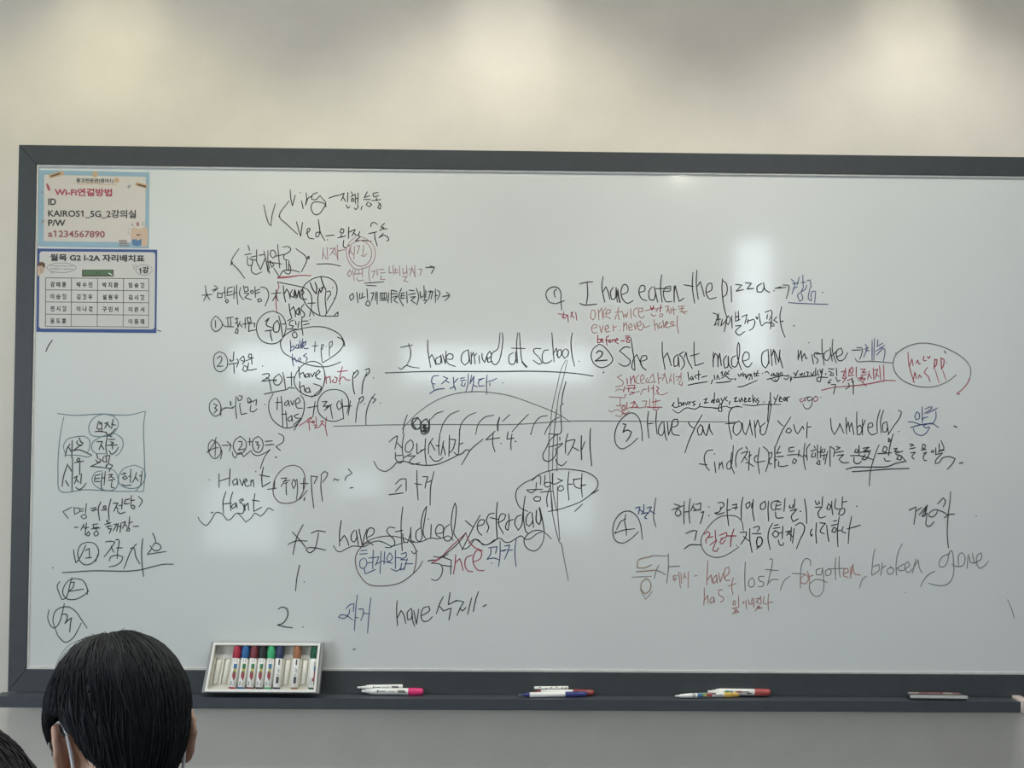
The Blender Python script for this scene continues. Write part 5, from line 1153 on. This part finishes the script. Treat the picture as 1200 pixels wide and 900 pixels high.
    for k in (1, 3):
        hip, kn, an = limbs[k]
        capsule(b, hip, .094, kn, .066, 16); capsule(b, kn, .066, an + Vector((0, 0, .0)), .052, 14)
    union('trousers', b, .009, trouser_m, root, 6)
    for k in (1, 3):
        an = limbs[k][2]
        b = bmesh.new()
        capsule(b, an + Vector((0, -.025, -.043)), .041, an + Vector((0, .13, -.05)), .034); box(b, an.x - .04, an.x + .04, an.y - .06, an.y + .165, 0.0, .02, .006)
        union('shoe', b, .006, P('shoe_white', (0.5, 0.5, 0.5)), root, 4)
    # hair: shell grown from the crown, with strands lying on it
    rx, ry, rz = hair_rad
    def surf(phi, t, off=0.0):
        zl = zlow(phi)
        full = 90 + (-zl) / rz * 62 if zl < 0 else 90 - math.degrees(math.asin(min(.99, zl / rz)))
        a = t * full
        cphi, sphi = math.cos(R(phi)), math.sin(R(phi))
        rr = 1 / math.sqrt((sphi / rx) ** 2 + (cphi / ry) ** 2)
        if a <= 90:
            k = math.sin(R(a)); z = rz * math.cos(R(a))
        else:
            z = -(a - 90) / 62 * rz; k = math.sqrt(max(.4, 1 - (z / .118) ** 2)) if not long_hair else 1 - .25 * (z / -.3) ** 2
        nx = Vector((sphi * k, cphi * k, max(-.2, z / rz))).normalized()
        lump = 1 + .012 * math.sin(phi * .11 + 3 * t) + .008 * math.sin(phi * .31 + t * 9)
        return Vector((sphi * rr * k * lump, cphi * rr * k * lump, z)) + nx * off
    NP, NT = 84, 30
    b = bmesh.new()
    outer = [[b.verts.new(h(*surf(-180 + 360 * i / NP, max(.012, j / NT)))) for j in range(NT + 1)] for i in range(NP)]
    inner = [[b.verts.new(h(*surf(-180 + 360 * i / NP, max(.012, j / NT), -.009))) for j in range(NT + 1)] for i in range(NP)]
    for i in range(NP):
        i2 = (i + 1) % NP
        for j in range(NT):
            b.faces.new((outer[i][j], outer[i][j + 1], outer[i2][j + 1], outer[i2][j])); b.faces.new((inner[i2][j], inner[i2][j + 1], inner[i][j + 1], inner[i][j]))
        b.faces.new((outer[i][NT], inner[i][NT], inner[i2][NT], outer[i2][NT]))
    b.faces.new([outer[i][0] for i in range(NP)]); b.faces.new([inner[i][0] for i in reversed(range(NP))])
    for k in range(strands):
        phi = rnd.uniform(-180, 180); t0 = rnd.choice((rnd.uniform(.02, .25), rnd.uniform(.1, .75)))
        ln = rnd.uniform(.25, .6) if not long_hair else rnd.uniform(.4, .9)
        drift = rnd.uniform(-16, 16); o0 = rnd.uniform(.0002, .0022)
        t1 = min(1.0 + rnd.uniform(-.01, .035), t0 + ln)
        pts, rads = [], []
        for q in range(9):
            s = q / 8
            pts.append(h(*surf(phi + drift * s * s, t0 + (t1 - t0) * s, o0 * math.sin(math.pi * min(1, .12 + s * .8)) + .0002)))
            rads.append(.0011 * (1 - .75 * abs(2 * s - 1) ** 2))
        tube(b, pts, rads, 3)
    for k in range(12):                                                       # short tuft at the crown and stray hairs
        phi = rnd.uniform(-180, 180); t0 = rnd.uniform(.0, .12); d = rnd.uniform(.002, .007)
        tube(b, [h(*surf(phi, max(.012, t0 + .05 * s), d * s * s * 1.1)) for s in (0, .35, .7, 1)], [.0007, .0006, .0005, .0002], 3)
    for k in range(10):
        phi = rnd.uniform(-150, -20) if rnd.random() < .7 else rnd.uniform(20, 180); t0 = rnd.uniform(.05, .25); d = rnd.uniform(.003, .008)
        tube(b, catmull([h(*surf(phi + 25 * s, t0 + .35 * s, d * math.sin(math.pi * s) + .0003)) for s in (0, .25, .5, .75, 1)], 3), .00035, 3)
    bmesh.ops.recalc_face_normals(b, faces=b.faces)
    bm_obj('hair', b, hair_m, root)
    if mask:
        cloth = P('mask_white', (0.66, 0.66, 0.67), .8, bump=.15, bscale=500)
        b = bmesh.new()
        NA, NZ = 24, 12
        def mp(a, v):
            z = -.042 - .082 * v
            rr_x = .074 - .020 * v ** 2; rr_y = .098 + .016 * math.sin(math.pi * min(1, v * 1.1)) * math.cos(R(a)) ** 6 - .022 * v ** 3
            return h(rr_x * math.sin(R(a)), rr_y * math.cos(R(a)) + .004, z + .012 * math.sin(R(a)) ** 2 * (1 - 2 * v) * -1)
        va = [[b.verts.new(mp(-74 + 148 * i / NA, j / NZ)) for j in range(NZ + 1)] for i in range(NA + 1)]
        for i in range(NA):
            for j in range(NZ): b.faces.new((va[i][j], va[i][j + 1], va[i + 1][j + 1], va[i + 1][j]))
        bmesh.ops.recalc_face_normals(b, faces=b.faces)
        bmesh.ops.solidify(b, geom=b.faces[:], thickness=.0015)
        mo = bm_obj('face_mask', b, cloth, root)
        for s in (-1, 1):
            pts = [mp(s * 74, .08) - Vector((0, 0, hz))] + [HR @ Vector((s * q[0], q[1], q[2])) for q in ((.0725, .02, -.014), (.0715, -.006, -.006), (.0685, -.024, -.012), (.0665, -.034, -.034), (.0645, -.034, -.060), (.061, -.014, -.095))] + [mp(s * 72, .92) - Vector((0, 0, hz))]
            b = bmesh.new(); tube(b, catmull([p + Vector((0, 0, hz)) for p in pts], 6), .0021, 8)
            bm_obj('ear_loop', b, cloth, mo)
    if glasses:
        gm = P('glasses_black', (0.02, 0.022, 0.025), .3)
        b = bmesh.new()
        for s in (-1, 1):
            rimp = [h(s * .034 + .026 * math.cos(a), .103 - .016 * max(0, math.cos(a) * s), -.034 + .019 * math.sin(a)) for a in [2 * math.pi * k / 24 for k in range(25)]]
            tube(b, rimp, .0019, 8)
            box_c = h(s * .060, .088, -.027)
            ellipsoid(b, box_c, (.006, .005, .0055), HR, 10, 8)
        tube(b, [h(-.009, .104, -.03), h(0, .107, -.027), h(.009, .104, -.03)], .0018, 8)
        go = bm_obj('glasses', b, gm, root)
        for s in (-1, 1):
            b = bmesh.new(); tube(b, catmull([h(s * .061, .088, -.027), h(s * .0715, .05, -.024), h(s * .0755, .01, -.014), h(s * .0735, -.014, -.009), h(s * .069, -.032, -.026)], 5), .0021, 8)
            bm_obj('temple_arm', b, gm, go)
            b = bmesh.new(); ellipsoid(b, h(s * .034, .104, -.034), (.0255, .0012, .0185), HR, 20, 8)
            gl_ = P('lens_clear', (0.9, 0.95, 0.95), .05)
            gl_.node_tree.nodes['Principled BSDF'].inputs['Transmission Weight'].default_value = 1.0
            bm_obj('lens', b, gl_, go)
    return root
def chair(x, y, label):
    t = empty('school_chair', (x, y, 0), label, 'chair', 'school chairs under the students')
    wood = P('chair_ply', (0.4, 0.27, 0.15), .45, noise=.15, nscale=20, stretch=(1, 12, 1)); st = P('chair_steel', (0.2, 0.2, 0.21), .35, metal=.8)
    b = bmesh.new(); box(b, -.2, .2, -.24, .17, .383, .4, .006); bm_obj('seat', b, wood, t)
    b = bmesh.new(); box(b, -.2, .2, -.285, -.272, .6, .78, .005); bm_obj('backrest', b, wood, t)
    for s in (-1, 1):
        b = bmesh.new(); tube(b, [(s * .18, .15, .385), (s * .19, .17, .0)], .011, 10); bm_obj('leg', b, st, t)
        b = bmesh.new(); tube(b, [(s * .18, -.2, .385), (s * .19, -.25, .0)], .011, 10); bm_obj('leg', b, st, t)
        b = bmesh.new(); tube(b, catmull([(s * .185, -.2, .375), (s * .185, -.255, .42), (s * .185, -.262, .6), (s * .185, -.264, .76)], 4), .010, 10); bm_obj('back_post', b, st, t)
def zl_short(p):
    if p < 0:
        return interp([(0, -.002), (40, -.012), (55, -.012), (70, -.022), (80, -.016), (88, -.002), (100, .006), (114, -.002), (126, -.025), (139, -.062), (153, -.115), (180, -.14)], -p)
    return interp([(0, -.002), (40, -.012), (62, -.045), (76, -.04), (86, -.01), (98, -.002), (108, -.03), (116, -.075), (128, -.12), (180, -.14)], p)
def zl_long(p): return interp([(0, -.005), (35, -.02), (55, -.14), (75, -.22), (180, -.24)], abs(p))
d1 = ray(138, 832); H1 = CAM + d1 * ((-1.49 - CAM.y) / d1.y)
student('person with short black hair, glasses and a white mask, seen from behind', H1, R(28), R(22), (.0835, .094, .093), zl_short, hair_blk,
        P('sweater_navy', (0.03, 0.035, 0.05), .9, bump=.3, bscale=300), P('trousers_grey', (0.06, 0.06, 0.065), .9), 3, roll=R(3), glasses=True, mask=True)
d2 = ray(-130, 1024); H2 = CAM + d2 * ((-2.27 - CAM.y) / d2.y)
student('person in the bottom left corner, only the top of loose dark hair in view', H2, R(5), R(10), (.094, .104, .1), zl_long, hair_dk,
        P('sweater_grey', (0.12, 0.12, 0.13), .9, bump=.3, bscale=300), P('trousers_black', (0.03, 0.03, 0.035), .9), 11, strands=900, long_hair=True)
chair(H1.x, H1.y, 'plywood school chair under the person with short black hair')
chair(H2.x, H2.y, 'plywood school chair under the person in the bottom left corner')
